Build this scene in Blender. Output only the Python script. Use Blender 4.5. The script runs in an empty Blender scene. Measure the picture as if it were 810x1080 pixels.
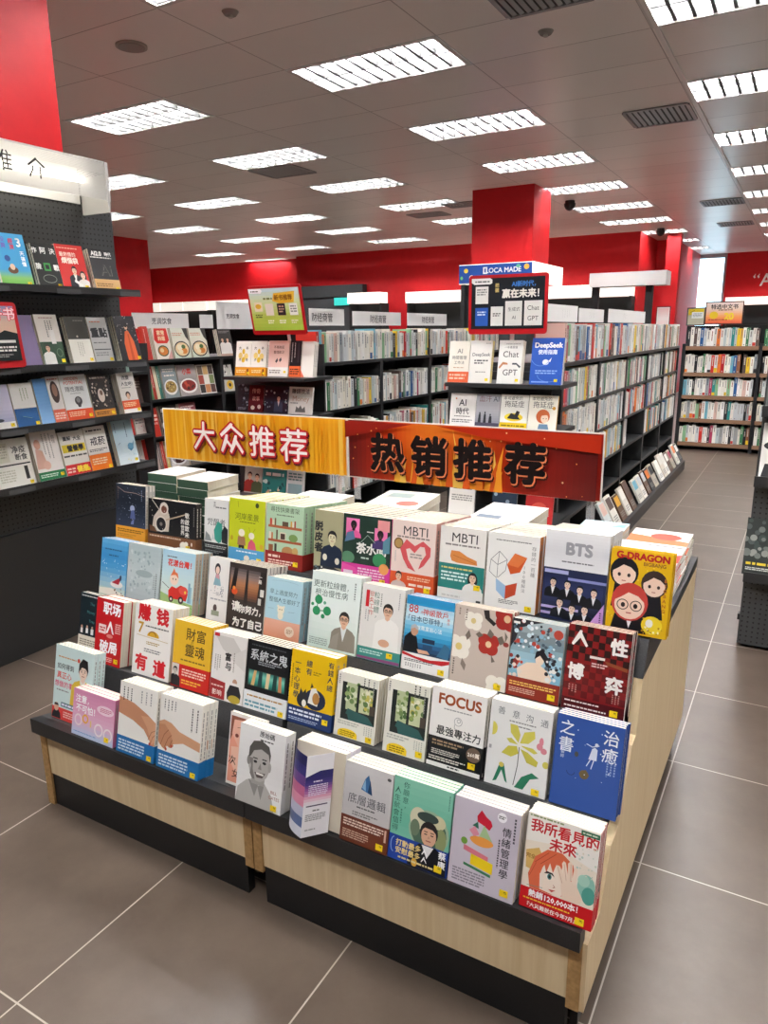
import bpy, math, random
from mathutils import Matrix, Vector
R = math.radians
SC = bpy.context.scene
COL = SC.collection
# ------------------------------------------------------------------ camera
cam = bpy.data.cameras.new('camera')
cam.sensor_fit = 'VERTICAL'; cam.sensor_height = 24.0
cam.lens = 24.0 * 766.27 / 1080.0
cam.clip_end = 100; cam.clip_start = .05
cam_ob = bpy.data.objects.new('camera', cam); COL.objects.link(cam_ob)
yaw, pit, rol = -0.5213, 0.2444, -0.0117
fw = Vector((math.sin(yaw) * math.cos(pit), math.cos(yaw) * math.cos(pit), -math.sin(pit)))
rt = Vector((math.cos(yaw), -math.sin(yaw), 0)); up = rt.cross(fw)
r2 = rt * math.cos(rol) + up * math.sin(rol); u2 = up * math.cos(rol) - rt * math.sin(rol)
cam_ob.matrix_world = Matrix(((r2.x, u2.x, -fw.x, 2.0768), (r2.y, u2.y, -fw.y, -1.2782), (r2.z, u2.z, -fw.z, 1.5439), (0, 0, 0, 1)))
SC.camera = cam_ob
# ------------------------------------------------------------------ world, exposure
w = bpy.data.worlds.new('world'); SC.world = w; w.use_nodes = True
w.node_tree.nodes['Background'].inputs[0].default_value = (.75, .82, .9, 1)
w.node_tree.nodes['Background'].inputs[1].default_value = .35
SC.view_settings.view_transform = 'Standard'; SC.view_settings.look = 'None'
SC.view_settings.gamma = 1; SC.view_settings.use_curve_mapping = False
SC.view_settings.exposure = 0.0
TUBE = 285.0        # emission strength of the ceiling lamps
SC.cycles.max_bounces = 8; SC.cycles.diffuse_bounces = 5; SC.cycles.glossy_bounces = 3
SC.cycles.transmission_bounces = 4; SC.cycles.transparent_max_bounces = 8
SC.cycles.sample_clamp_indirect = 4
SC.cycles.use_denoising = True

# ------------------------------------------------------------------ helpers
_lin = {}
def lin(h):
    c = _lin.get(h)
    if c is None:
        s = h.lstrip('#')
        if len(s) == 3: s = ''.join(a + a for a in s)
        v = [int(s[i:i + 2], 16) / 255 for i in (0, 2, 4)]
        c = _lin[h] = tuple(x / 12.92 if x <= .04045 else ((x + .055) / 1.055) ** 2.4 for x in v) + (1.0,)
    return c

def mat(name, base=None, rough=.5, metal=0., emit=None, estr=0., vcol=False, spec=.5, coat=0.):
    m = bpy.data.materials.new(name); m.use_nodes = True
    b = m.node_tree.nodes['Principled BSDF']
    if base: b.inputs['Base Color'].default_value = lin(base)
    b.inputs['Roughness'].default_value = rough; b.inputs['Metallic'].default_value = metal
    b.inputs['Specular IOR Level'].default_value = spec
    b.inputs['Coat Weight'].default_value = coat; b.inputs['Coat Roughness'].default_value = .2
    if emit:
        b.inputs['Emission Color'].default_value = lin(emit); b.inputs['Emission Strength'].default_value = estr
    if vcol:
        a = m.node_tree.nodes.new('ShaderNodeVertexColor'); a.layer_name = 'Col'
        m.node_tree.links.new(a.outputs[0], b.inputs['Base Color'])
    return m
def nd(m, t, **k):
    n = m.node_tree.nodes.new(t)
    for a, v in k.items(): setattr(n, a, v)
    return n
def lk(m, a, b): m.node_tree.links.new(a, b)
def bsdf(m): return m.node_tree.nodes['Principled BSDF']

class MB:
    """collects faces with a colour and a material slot each"""
    def __init__(s): s.v = []; s.f = []; s.c = []; s.m = []
    def face(s, pts, col='#fff', mi=0):
        n = len(s.v); s.v += pts; s.f.append(tuple(range(n, n + len(pts)))); s.c.append(lin(col)); s.m.append(mi); return s
    def box(s, a, b, col='#fff', mi=0, M=None):
        x0, y0, z0 = a; x1, y1, z1 = b; n = len(s.v)
        p = [(x0, y0, z0), (x1, y0, z0), (x1, y1, z0), (x0, y1, z0), (x0, y0, z1), (x1, y0, z1), (x1, y1, z1), (x0, y1, z1)]
        if M: p = [tuple(M @ Vector(q)) for q in p]
        s.v += p
        for q in ((3, 2, 1, 0), (4, 5, 6, 7), (0, 1, 5, 4), (1, 2, 6, 5), (2, 3, 7, 6), (3, 0, 4, 7)):
            s.f.append(tuple(n + i for i in q)); s.c.append(lin(col)); s.m.append(mi)
        return s
    def extr(s, prof, a, b, axis='x', col='#fff', mi=0):
        """profile of (p,q) pairs swept along an axis; x: (y,z), y: (x,z), z: (x,y)"""
        P = {'x': lambda t, p: (t, p[0], p[1]), 'y': lambda t, p: (p[0], t, p[1]), 'z': lambda t, p: (p[0], p[1], t)}[axis]
        n = len(s.v); k = len(prof)
        s.v += [P(a, p) for p in prof] + [P(b, p) for p in prof]
        fs = [tuple(range(n, n + k))[::-1], tuple(range(n + k, n + 2 * k))]
        fs += [(n + i, n + (i + 1) % k, n + k + (i + 1) % k, n + k + i) for i in range(k)]
        for q in fs: s.f.append(q); s.c.append(lin(col)); s.m.append(mi)
        return s
    def tube(s, p, q, r, col='#fff', mi=0, n=10, r2=None):
        p = Vector(p); q = Vector(q); d = (q - p).normalized(); r2 = r if r2 is None else r2
        a = d.orthogonal().normalized(); b = d.cross(a); k = len(s.v)
        for c, rr in ((p, r), (q, r2)):
            s.v += [tuple(c + (a * math.cos(2 * math.pi * i / n) + b * math.sin(2 * math.pi * i / n)) * rr) for i in range(n)]
        fs = [(k + i, k + (i + 1) % n, k + n + (i + 1) % n, k + n + i) for i in range(n)] + [tuple(range(k, k + n))[::-1], tuple(range(k + n, k + 2 * n))]
        for f in fs: s.f.append(f); s.c.append(lin(col)); s.m.append(mi)
        return s
    def mesh(s, name, mats, fix=True):
        me = bpy.data.meshes.new(name); me.from_pydata(s.v, [], s.f)
        for m in (mats if isinstance(mats, (list, tuple)) else [mats]): me.materials.append(m)
        me.polygons.foreach_set('material_index', s.m)
        at = me.color_attributes.new('Col', 'FLOAT_COLOR', 'CORNER'); buf = []
        for f, c in zip(s.f, s.c): buf += c * len(f)
        at.data.foreach_set('color', buf); me.update(); return me
    def build(s, name, mats, parent=None, loc=None):
        return ob(name, s.mesh(name, mats), parent, loc)
def ob(name, me, parent=None, loc=None):
    o = bpy.data.objects.new(name, me); COL.objects.link(o)
    if parent: o.parent = parent
    if loc: o.location = loc
    return o
def bev(o, wd=.003, seg=2):
    b = o.modifiers.new('bevel', 'BEVEL'); b.width = wd; b.segments = seg; b.limit_method = 'ANGLE'; return o
def tag(o, label=None, cat=None, group=None, kind=None):
    if label: o['label'] = label
    if cat: o['category'] = cat
    if group: o['group'] = group
    if kind: o['kind'] = kind
    return o
def thing(name, label, cat, loc=(0, 0, 0), rot=(0, 0, 0), group=None):
    o = bpy.data.objects.new(name, None); COL.objects.link(o); o.empty_display_size = .05
    o.location = loc; o.rotation_euler = rot
    return tag(o, label, cat, group)
def dup(o, loc, rot=None, label=None, group=None):
    r = o.copy(); COL.objects.link(r); r.location = loc
    if rot is not None: r.rotation_euler = rot
    if label: r['label'] = label
    if group: r['group'] = group
    for ch in list(o.children):
        c = ch.copy(); COL.objects.link(c); c.parent = r
        for g in ch.children:
            d = g.copy(); COL.objects.link(d); d.parent = c
    return r
def struct(o): o['kind'] = 'structure'; return o

_tc = {}
def text_geo(s, bold=0.):
    """outline of a string as triangles, lower left at 0,0, em size 1"""
    k = (s, bold)
    if k not in _tc:
        cu = bpy.data.curves.new('t', 'FONT'); cu.body = s; cu.size = 1; cu.resolution_u = 1 if any(ord(q) > 300 for q in s) else 4; cu.offset = bold
        o = bpy.data.objects.new('t', cu); me = o.to_mesh()
        vs = [(v.co.x, v.co.y) for v in me.vertices]; fs = [tuple(p.vertices) for p in me.polygons]
        o.to_mesh_clear(); bpy.data.objects.remove(o); bpy.data.curves.remove(cu)
        _tc[k] = (vs, fs)
    return _tc[k]

class Art:
    """flat print on a board: w x h metres, x right, z up, printed towards -y; drawing units are percent of w and of h"""
    def __init__(s, mb, w, h, y=-.0004, step=.00006, mi=0, seed=1):
        s.mb = mb; s.w = w / 100; s.h = h / 100; s.y = y; s.st = step; s.mi = mi; s.rg = random.Random(seed)
    def up(s): s.y -= s.st
    def poly(s, pts, col):
        ar = sum(pts[i - 1][0] * p[1] - p[0] * pts[i - 1][1] for i, p in enumerate(pts))
        if ar < 0: pts = pts[::-1]
        if min(min(p) for p in pts) < 0 or max(max(p) for p in pts) > 100:
            for ax, lim, sg in ((0, 0, 1), (0, 100, -1), (1, 0, 1), (1, 100, -1)):
                out = []
                for i, q in enumerate(pts):
                    p = pts[i - 1]; a, b = (p[ax] - lim) * sg, (q[ax] - lim) * sg
                    if (a < 0) != (b < 0): t = a / (a - b); out.append((p[0] + (q[0] - p[0]) * t, p[1] + (q[1] - p[1]) * t))
                    if b >= 0: out.append(q)
                pts = out
                if len(pts) < 3: return
        s.mb.face([(x * s.w, s.y, v * s.h) for x, v in pts], col, s.mi)
    def draw(s, els):
        for e in els: getattr(s, '_' + e[0])(*e[1:])
    def _r(s, x0, y0, x1, y1, col): s.up(); s.poly([(x0, y0), (x1, y0), (x1, y1), (x0, y1)], col)
    def _e(s, cx, cy, rx, ry, col, n=18, a0=0, a1=360):
        s.up(); s.poly([(cx + rx * math.cos(R(a0 + (a1 - a0) * i / n)), cy + ry * math.sin(R(a0 + (a1 - a0) * i / n))) for i in range(n + (a1 - a0 < 360))], col)
    def _p(s, col, *a): s.up(); s.poly([(a[i], a[i + 1]) for i in range(0, len(a), 2)], col)
    def _l(s, col, wd, *a):
        s.up(); k = s.w / s.h; P = [(a[i], a[i + 1]) for i in range(0, len(a), 2)]
        for (x0, y0), (x1, y1) in zip(P, P[1:]):
            dx, dy = (x1 - x0) * s.w, (y1 - y0) * s.h; L = math.hypot(dx, dy) or 1; nx, ny = -dy / L * wd / 2, dx / L * wd / 2 * k
            s.poly([(x0 - nx, y0 - ny), (x1 - nx, y1 - ny), (x1 + nx, y1 + ny), (x0 + nx, y0 + ny)], col)
    def _ring(s, cx, cy, rx, ry, th, col, a0=0, a1=360, n=20):
        s.up(); k = s.w / s.h
        pt = lambda a, d: (cx + (rx + d) * math.cos(R(a)), cy + (ry + d * k) * math.sin(R(a)))
        for i in range(n):
            b, c = a0 + (a1 - a0) * i / n, a0 + (a1 - a0) * (i + 1) / n
            s.poly([pt(b, -th / 2), pt(b, th / 2), pt(c, th / 2), pt(c, -th / 2)], col)
    def _t(s, txt, cx, cy, size, col, bold=0., sx=1., al='c'):
        s.up(); vs, fs = text_geo(txt, 0.)
        if not vs: return
        sh = [(0, 0)] if bold <= 0 else [(bold * math.cos(R(45 * i)) * .85, bold * math.sin(R(45 * i)) * .85) for i in range(0, 8, 1 if bold > .035 else 2)]
        xs = [v[0] for v in vs]; ys = [v[1] for v in vs]; x0, x1 = min(xs), max(xs); y0, y1 = min(ys), max(ys)
        u = size * s.w; X = cx * s.w - ((x0 + x1) / 2 if al == 'c' else x0) * u * sx; Z = cy * s.h - (y0 + y1) / 2 * u; c = lin(col)
        for j, (dx, dz) in enumerate(sh):
            n = len(s.mb.v); s.mb.v += [(X + (x + dx) * u * sx, s.y - j * s.st * .05, Z + (y + dz) * u) for x, y in vs]
            for f in fs: s.mb.f.append(tuple(n + i for i in f)); s.mb.c.append(c); s.mb.m.append(s.mi)
    def _v(s, txt, cx, top, size, col, bold=0., gap=1.08):
        for i, ch in enumerate(txt): s._t(ch, cx, top - (i + .5) * size * gap * s.w / s.h, size, col, bold); s.y += s.st
        s.up()
    def _g(s, x0, y0, x1, y1, n, col):
        """rows of print too small to read"""
        s.up(); dy = (y1 - y0) / n
        for i in range(n):
            x = x0; b = y0 + i * dy + dy * .22; e = x1 - (s.rg.random() * .3 * (x1 - x0) if n > 1 and i == 0 else 0)
            while x < e:
                L = min((y1 - y0) / n * s.h / s.w * s.rg.uniform(.5, 2.2), e - x); s.poly([(x, b), (x + L, b), (x + L, b + dy * .55), (x, b + dy * .55)], col); x += L + dy * s.h / s.w * .3
    def _gv(s, x0, y0, x1, y1, n, col):
        s.up(); dx = (x1 - x0) / n; m_ = min(dx * .55 * s.w / s.h, 2.6)
        for i in range(n):
            z = y1; b = x0 + i * dx + dx * .2; e = y0 + s.rg.random() * .25 * (y1 - y0)
            while z > e:
                L = min(m_ * s.rg.uniform(.6, 1.1), z - e); s.poly([(b, z - L), (b + m_ * s.h / s.w * .8, z - L), (b + m_ * s.h / s.w * .8, z), (b, z)], col); z -= L + m_ * .45
    def _dots(s, x0, y0, x1, y1, n, r, cols):
        s.up(); k = s.w / s.h
        for i in range(n):
            x, y = s.rg.uniform(x0, x1), s.rg.uniform(y0, y1); q = r * s.rg.uniform(.4, 1); c = cols[i % len(cols)]
            s.poly([(x + q * math.cos(a), y + q * k * math.sin(a)) for a in ((0, .63, 1.26, 1.88, 2.51, 3.14, 3.77, 4.4, 5.03, 5.65) if r > 4 else (0, 1.05, 2.1, 3.14, 4.19, 5.24))], c); s.y -= s.st * .02
    def _grad(s, x0, y0, x1, y1, cols, n=12):
        """a printed colour blend, in strips"""
        s.up(); P = [lin(c) for c in cols]
        for i in range(n):
            t = (i + .5) / n * (len(P) - 1); j = min(int(t), len(P) - 2); t -= j; c = tuple(P[j][q] * (1 - t) + P[j + 1][q] * t for q in range(4))
            a, b = y0 + (y1 - y0) * i / n, y0 + (y1 - y0) * (i + 1) / n
            s.mb.v += [(x * s.w, s.y, v * s.h) for x, v in ((x0, a), (x1, a), (x1, b), (x0, b))]; m = len(s.mb.v)
            s.mb.f.append((m - 4, m - 3, m - 2, m - 1)); s.mb.c.append(c); s.mb.m.append(s.mi)
    def _man(s, cx, cy, k, skin, hair, top, shirt=None, y0=0, glasses=False, long=False):
        """head and shoulders; cx,cy head centre, k head half width in percent of w"""
        q = s.w / s.h
        if long: s._e(cx, cy - k * .5 * q, k * 1.35, k * 1.9 * q, hair)
        s._p(top, cx - k * 2.7, y0, cx - k * 2.5, cy - k * 2.6 * q, cx - k * 1.9, cy - k * 1.9 * q, cx - k * .6, cy - k * 1.35 * q, cx + k * .6, cy - k * 1.35 * q, cx + k * 1.9, cy - k * 1.9 * q, cx + k * 2.5, cy - k * 2.6 * q, cx + k * 2.7, y0)
        if shirt: s._p(shirt, cx - k * .7, cy - k * 1.3 * q, cx + k * .7, cy - k * 1.3 * q, cx, max(y0, cy - k * 4 * q))
        s._p(skin, cx - k * .45, cy - k * .7 * q, cx + k * .45, cy - k * .7 * q, cx + k * .5, cy - k * 1.45 * q, cx, cy - k * 1.8 * q, cx - k * .5, cy - k * 1.45 * q)
        s._e(cx, cy + k * .25 * q, k * 1.08, k * 1.25 * q, hair); s._e(cx, cy - k * .12 * q, k * .9, k * 1.15 * q, skin)
        s._p(hair, cx - k * .95, cy + k * .3 * q, cx - k * .5, cy + k * .75 * q, cx + k * .4, cy + k * .7 * q, cx + k * .95, cy + k * .3 * q, cx + k * .7, cy + k * 1.25 * q, cx - k * .7, cy + k * 1.25 * q)
        d = '#2a211d'
        for sg in (-1, 1):
            s._r(cx + sg * k * .38 - k * .17, cy - k * .02 * q, cx + sg * k * .38 + k * .17, cy + k * .1 * q, d); s.y += s.st
            s._r(cx + sg * k * .38 - k * .22, cy + k * .28 * q, cx + sg * k * .38 + k * .22, cy + k * .37 * q, hair)
        if glasses:
            for sg in (-1, 1): s._ring(cx + sg * k * .4, cy + k * .02 * q, k * .3, k * .25 * q, k * .1, '#222', n=10)
        s._p('#b98d77', cx - k * .1, cy - k * .35 * q, cx + k * .12, cy - k * .35 * q, cx + k * .02, cy - k * .05 * q)
        s._r(cx - k * .3, cy - k * .72 * q, cx + k * .3, cy - k * .6 * q, '#a4564e')

# ------------------------------------------------------------------ materials
M = {}
M['paper'] = mat('printed_cover', rough=.38, vcol=True, spec=.35)
M['matte'] = mat('painted_matte', rough=.6, vcol=True, spec=.3)
def pages_mat():
    m = mat('page_edges', rough=.8, spec=.1); b = bsdf(m)
    tc = nd(m, 'ShaderNodeTexCoord'); mp = nd(m, 'ShaderNodeMapping'); mp.inputs['Scale'].default_value = (6, 900, 6)
    n = nd(m, 'ShaderNodeTexNoise'); n.inputs['Scale'].default_value = 1; n.inputs['Detail'].default_value = 2
    r = nd(m, 'ShaderNodeValToRGB'); r.color_ramp.elements[0].position = .3; r.color_ramp.elements[1].position = .7
    r.color_ramp.elements[0].color = lin('#cfc5b0'); r.color_ramp.elements[1].color = lin('#ece5d3')
    lk(m, tc.outputs['Object'], mp.inputs[0]); lk(m, mp.outputs[0], n.inputs[0]); lk(m, n.outputs[0], r.inputs[0]); lk(m, r.outputs[0], b.inputs['Base Color']); return m
M['pages'] = pages_mat()
def wood_mat():
    m = mat('maple_laminate', rough=.42, spec=.4); b = bsdf(m)
    tc = nd(m, 'ShaderNodeTexCoord'); mp = nd(m, 'ShaderNodeMapping'); mp.inputs['Scale'].default_value = (60, 60, 2.5)
    n = nd(m, 'ShaderNodeTexNoise'); n.inputs['Scale'].default_value = 1; n.inputs['Detail'].default_value = 6; n.inputs['Distortion'].default_value = .6
    r = nd(m, 'ShaderNodeValToRGB'); r.color_ramp.elements[0].position = .25; r.color_ramp.elements[1].position = .8
    r.color_ramp.elements[0].color = lin('#e0c698'); r.color_ramp.elements[1].color = lin('#f1dcb4')
    lk(m, tc.outputs['Object'], mp.inputs[0]); lk(m, mp.outputs[0], n.inputs[0]); lk(m, n.outputs[0], r.inputs[0]); lk(m, r.outputs[0], b.inputs['Base Color']); return m
M['wood'] = wood_mat()
def speck(name, a, b_, rough, scale=300, spec=.4):
    m = mat(name, rough=rough, spec=spec); b = bsdf(m); tc = nd(m, 'ShaderNodeTexCoord'); n = nd(m, 'ShaderNodeTexNoise'); n.inputs['Scale'].default_value = scale; n.inputs['Detail'].default_value = 4
    r = nd(m, 'ShaderNodeValToRGB'); r.color_ramp.elements[0].position = .35; r.color_ramp.elements[1].position = .7; r.color_ramp.elements[0].color = lin(a); r.color_ramp.elements[1].color = lin(b_)
    lk(m, tc.outputs['Object'], n.inputs[0]); lk(m, n.outputs[0], r.inputs[0]); lk(m, r.outputs[0], b.inputs['Base Color']); return m
M['black'] = speck('black_laminate', '#232425', '#2f3031', .4)
M['char'] = speck('charcoal_tray', '#3f4041', '#4b4c4d', .45)
M['kick'] = speck('black_kick_board', '#0e0f10', '#17181a', .35)
M['endwood'] = speck('raw_wood_edge', '#a98555', '#c29b66', .55, 90)
M['red'] = speck('red_wall_paint', '#bb131a', '#c3161d', .5, 8, .3)
M['white'] = mat('white_plastic', '#e9e9e6', .4)
M['grey'] = mat('grey_metal', '#8b8c8d', .4, .3)
def floor_mat():
    m = mat('grey_brown_floor_tile', rough=.34, spec=.45); b = bsdf(m); tc = nd(m, 'ShaderNodeTexCoord')
    mp = nd(m, 'ShaderNodeMapping'); mp.inputs['Location'].default_value = (-.0105, -.0925, 0)
    br = nd(m, 'ShaderNodeTexBrick'); br.offset = 0; br.squash = 1
    br.inputs['Scale'].default_value = 1; br.inputs['Brick Width'].default_value = .6; br.inputs['Row Height'].default_value = .6
    br.inputs['Mortar Size'].default_value = .0024; br.inputs['Mortar Smooth'].default_value = .2; br.inputs['Bias'].default_value = 0
    br.inputs['Color1'].default_value = (1, 1, 1, 1); br.inputs['Color2'].default_value = (.9, .9, .9, 1)
    n = nd(m, 'ShaderNodeTexNoise'); n.inputs['Scale'].default_value = 3.2; n.inputs['Detail'].default_value = 8; n.inputs['Roughness'].default_value = .65
    r = nd(m, 'ShaderNodeValToRGB'); r.color_ramp.elements[0].position = .3; r.color_ramp.elements[1].position = .72
    r.color_ramp.elements[0].color = lin('#54483e'); r.color_ramp.elements[1].color = lin('#675a4f')
    mu = nd(m, 'ShaderNodeMix', data_type='RGBA', blend_type='MULTIPLY'); mu.inputs[0].default_value = 1
    mx = nd(m, 'ShaderNodeMix', data_type='RGBA')
    lk(m, tc.outputs['Object'], mp.inputs[0]); lk(m, mp.outputs[0], br.inputs[0]); lk(m, tc.outputs['Object'], n.inputs[0]); lk(m, n.outputs[0], r.inputs[0])
    lk(m, r.outputs[0], mu.inputs[6]); lk(m, br.outputs[0], mu.inputs[7]); lk(m, mu.outputs[2], mx.inputs[6]); mx.inputs[7].default_value = lin('#b5aca0')
    lk(m, br.outputs['Fac'], mx.inputs[0]); lk(m, mx.outputs[2], b.inputs['Base Color'])
    bp = nd(m, 'ShaderNodeBump'); bp.inputs['Strength'].default_value = .06; bp.inputs['Distance'].default_value = .01; lk(m, n.outputs[0], bp.inputs['Height']); lk(m, bp.outputs[0], b.inputs['Normal']); return m
M['floor'] = floor_mat()
def ceil_mat():
    m = mat('grey_metal_ceiling_tile', rough=.3, spec=.5, metal=.0); b = bsdf(m); tc = nd(m, 'ShaderNodeTexCoord')
    mp = nd(m, 'ShaderNodeMapping'); mp.inputs['Location'].default_value = (.2, -.42, 0)
    br = nd(m, 'ShaderNodeTexBrick'); br.offset = 0
    br.inputs['Scale'].default_value = 1; br.inputs['Brick Width'].default_value = 1.2; br.inputs['Row Height'].default_value = .6
    br.inputs['Mortar Size'].default_value = .004; br.inputs['Mortar Smooth'].default_value = .1
    br.inputs['Color1'].default_value = lin('#f4f1ec'); br.inputs['Color2'].default_value = lin('#ebe8e3'); br.inputs['Mortar'].default_value = lin('#aaa6a2')
    lk(m, tc.outputs['Object'], mp.inputs[0]); lk(m, mp.outputs[0], br.inputs[0]); lk(m, br.outputs[0], b.inputs['Base Color'])
    return m
M['ceil'] = ceil_mat()
def peg_mat():
    m = mat('black_pegboard', rough=.45, spec=.4); b = bsdf(m); tc = nd(m, 'ShaderNodeTexCoord')
    vm = nd(m, 'ShaderNodeVectorMath', operation='MULTIPLY'); vm.inputs[1].default_value = (40, 40, 40)
    fr = nd(m, 'ShaderNodeVectorMath', operation='FRACTION'); sb = nd(m, 'ShaderNodeVectorMath', operation='SUBTRACT'); sb.inputs[1].default_value = (.5, .5, .5)
    ln = nd(m, 'ShaderNodeVectorMath', operation='LENGTH'); mk = nd(m, 'ShaderNodeVectorMath', operation='MULTIPLY'); mk.inputs[1].default_value = (1, 1, 1)
    m['axis'] = 0
    lt = nd(m, 'ShaderNodeMath', operation='LESS_THAN'); lt.inputs[1].default_value = .17
    mx = nd(m, 'ShaderNodeMix', data_type='RGBA'); mx.inputs[6].default_value = lin('#3b3d3e'); mx.inputs[7].default_value = lin('#0b0b0b')
    lk(m, tc.outputs['Object'], vm.inputs[0]); lk(m, vm.outputs[0], fr.inputs[0]); lk(m, fr.outputs[0], sb.inputs[0]); lk(m, sb.outputs[0], mk.inputs[0]); lk(m, mk.outputs[0], ln.inputs[0])
    lk(m, ln.outputs['Value'], lt.inputs[0]); lk(m, lt.outputs[0], mx.inputs[0]); lk(m, mx.outputs[2], b.inputs['Base Color']); return m, mk
M['pegx'], _k = peg_mat(); _k.inputs[1].default_value = (0, 1, 1)
M['pegy'], _k = peg_mat(); _k.inputs[1].default_value = (1, 0, 1)
M['lamp'] = mat('lit_tube', '#ffffff', emit='#fbf9fa', estr=TUBE)
M['lamp2'] = mat('lit_header_tube', '#ffffff', emit='#fff6e8', estr=14)
M['louver'] = mat('white_louver', '#d2d2ce', .35)
M['blade'] = mat('aluminium_blade', '#4c4c4b', .5, spec=.2)
M['housing'] = mat('grey_reflector', '#77777a', .3, .4)
M['header'] = mat('lit_header', '#f2f2ee', .5, emit='#fff8ea', estr=.9)
M['exit'] = mat('lit_sign_face', '#2fb7ad', .5, emit='#35c9bb', estr=.5)
M['pane'] = mat('bright_window', '#cfeaf5', .2, emit='#bfe6f6', estr=3.0)
def acrylic():
    m = mat('clear_acrylic', '#ffffff', .05); b = bsdf(m); b.inputs['Alpha'].default_value = .22; return m
M['acrylic'] = acrylic()
# ================================================================== the room
CZ = 3.36
fl = MB(); fl.box((-15.2, -9.2, -.05), (6, 20.3, 0)); struct(fl.build('floor', M['floor']))
# ceiling: metal tiles 1.2 x 0.6, left open where a fixture or a grille is let in
FIX = [(i, j) for i in range(-4, 3) for j in range(-3, 9) if not (i < -2 and j < 0) and not (i < -3 and j < 2) and (i < 2 or j < 5) and (i > -4 or j > 4)]  # the unseen row behind the camera is added to brighten the front covers
holes = set()
cell = lambda x, y: (round((x + .2) / 1.2 - .5), round((y - .42) / .6 - .5))
for i, j in FIX: holes.add(cell(-.8 + 2.4 * i, 3.72 + 1.8 * j))
ce = MB()
for a in range(-13, 6):
    for b in range(-17, 34):
        if (a, b) in holes: continue
        x, y = -.2 + 1.2 * a, .42 + .6 * b
        ce.face([(x, y, CZ), (x, y + .6, CZ), (x + 1.2, y + .6, CZ), (x + 1.2, y, CZ)])
struct(ce.build('ceiling', M['ceil']))
def wall(name, a, b, m='red'): return struct(MB().box(a, b).build(name, M[m]))
wall('wall_back', (-9.25, 14.2, 0), (-1.0, 14.4, CZ))
wall('wall_back_corner', (-15.2, 14.6, 0), (-9.25, 14.8, CZ))
wall('wall_back_return', (-9.25, 14.4, 0), (-9.05, 14.6, CZ))
wall('wall_back_side', (-1.2, 14.4, 0), (-1.0, 16.2, CZ))
wall('wall_back_recess', (-1.0, 16.0, 0), (-.62, 16.2, CZ))
wall('wall_back_recess_side', (-.82, 16.2, 0), (-.62, 20.0, CZ))
wall('wall_far', (.02, 20, 0), (6, 20.2, CZ))
wall('wall_far_corner', (-.9, 20, 0), (-.72, 20.2, CZ))
wall('wall_left', (-15.4, -9.2, 0), (-15.2, 14.8, CZ)); wall('wall_right', (6, -9.2, 0), (6.2, 20.2, CZ), 'white'); wall('wall_front', (-15.2, -9.4, 0), (6, -9.2, CZ), 'white')
def pillar(name, a, b):
    struct(MB().box(a, b).build(name, M['red']))
pillar('pillar_1', (-2.4, .78, 0), (-1.56, 1.6, CZ)); pillar('pillar_2', (-2.08, 8.45, 0), (-1.22, 9.15, CZ)); pillar('pillar_3', (-10.9, 8.95, 0), (-9.68, 9.8, CZ)); pillar('pillar_4', (-.62, 14.9, 0), (-.36, 15.15, CZ))
# window in the far wall: grey frame with a bright pane
wn = struct(thing('window_1', None, None)); wf = MB()
wf.box((-.72, 20.02, 0), (-.66, 20.12, CZ), '#a9adb0').box((-.04, 20.02, 0), (.02, 20.12, CZ), '#a9adb0').box((-.66, 20.02, 0), (-.04, 20.12, .1), '#a9adb0').box((-.66, 20.02, 3.26), (-.04, 20.12, CZ), '#a9adb0')
struct(wf.build('window_frame', M['matte'], wn)); struct(MB().box((-.66, 20.06, .1), (-.04, 20.08, 3.26)).build('window_pane', M['pane'], wn))
struct(MB().box((1.02, -9, CZ - .012), (1.05, 20, CZ - .001)).build('trim_1', M['white']))
# ---------------------------------------------------------------- ceiling lights
def make_light():
    t = thing('ceiling_light', 'recessed ceiling light', 'ceiling light', group='louvred ceiling lights')
    f = MB(); g = MB(); X, Y, a, b = .597, .297, .565, .265
    for s in (-1, 1):
        f.box((-X, min(s * b, s * Y), -.006), (X, max(s * b, s * Y), .002)); f.box((min(s * a, s * X), -b, -.006), (max(s * a, s * X), b, .002))
        g.box((-a - .004, s * b - .002, .002), (a + .004, s * b + .002, .1)); g.box((s * a - .002, -b, .002), (s * a + .002, b, .1))
    g.box((-a, -b, .1), (a, b, .104)); f.build('frame', M['louver'], t); g.build('housing', M['housing'], t)
    l = MB()
    for y in (-b + .004, 0, b - .004): l.box((-a + .003, y - (.008 if y == 0 else .003), .0), (a - .003, y + (.008 if y == 0 else .003), .042))
    for k in range(1, 10):
        x = -a + 2 * a * k / 10
        for y0, y1 in ((-b + .008, -.009), (.009, b - .008)): l.extr([(x - .011, .0), (x + .011, .0), (x + .002, .04), (x - .002, .04)], y0, y1, 'y')
    l.build('louver', M['blade'], t)
    for y in (-.133, .133):
        MB().tube((-.55, y, .07), (.55, y, .07), .014, n=8).build('lamp_tube', M['lamp'], t)
    return t
L0 = make_light(); first = True
cname = {-4: 'outermost row', -3: 'row third from the pillar', -2: 'row above the tall rack', -1: 'row between rack and pillar', 0: 'row in line with the pillar', 1: 'row beside the white strip', 2: 'row nearest the side wall'}
nth = 'first second third fourth fifth sixth seventh eighth ninth tenth eleventh twelfth thirteenth fourteenth fifteenth sixteenth'.split()
from collections import Counter
cn = Counter()
for i, j in FIX:
    lab = f"louvred ceiling light, {nth[cn[i]]} counting backwards in the {cname[i]}"; cn[i] += 1
    p = (-.8 + 2.4 * i, 3.72 + 1.8 * j, CZ)
    if first: L0.location = p; L0['label'] = lab; first = False
    else: dup(L0, p, None, lab)
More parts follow.
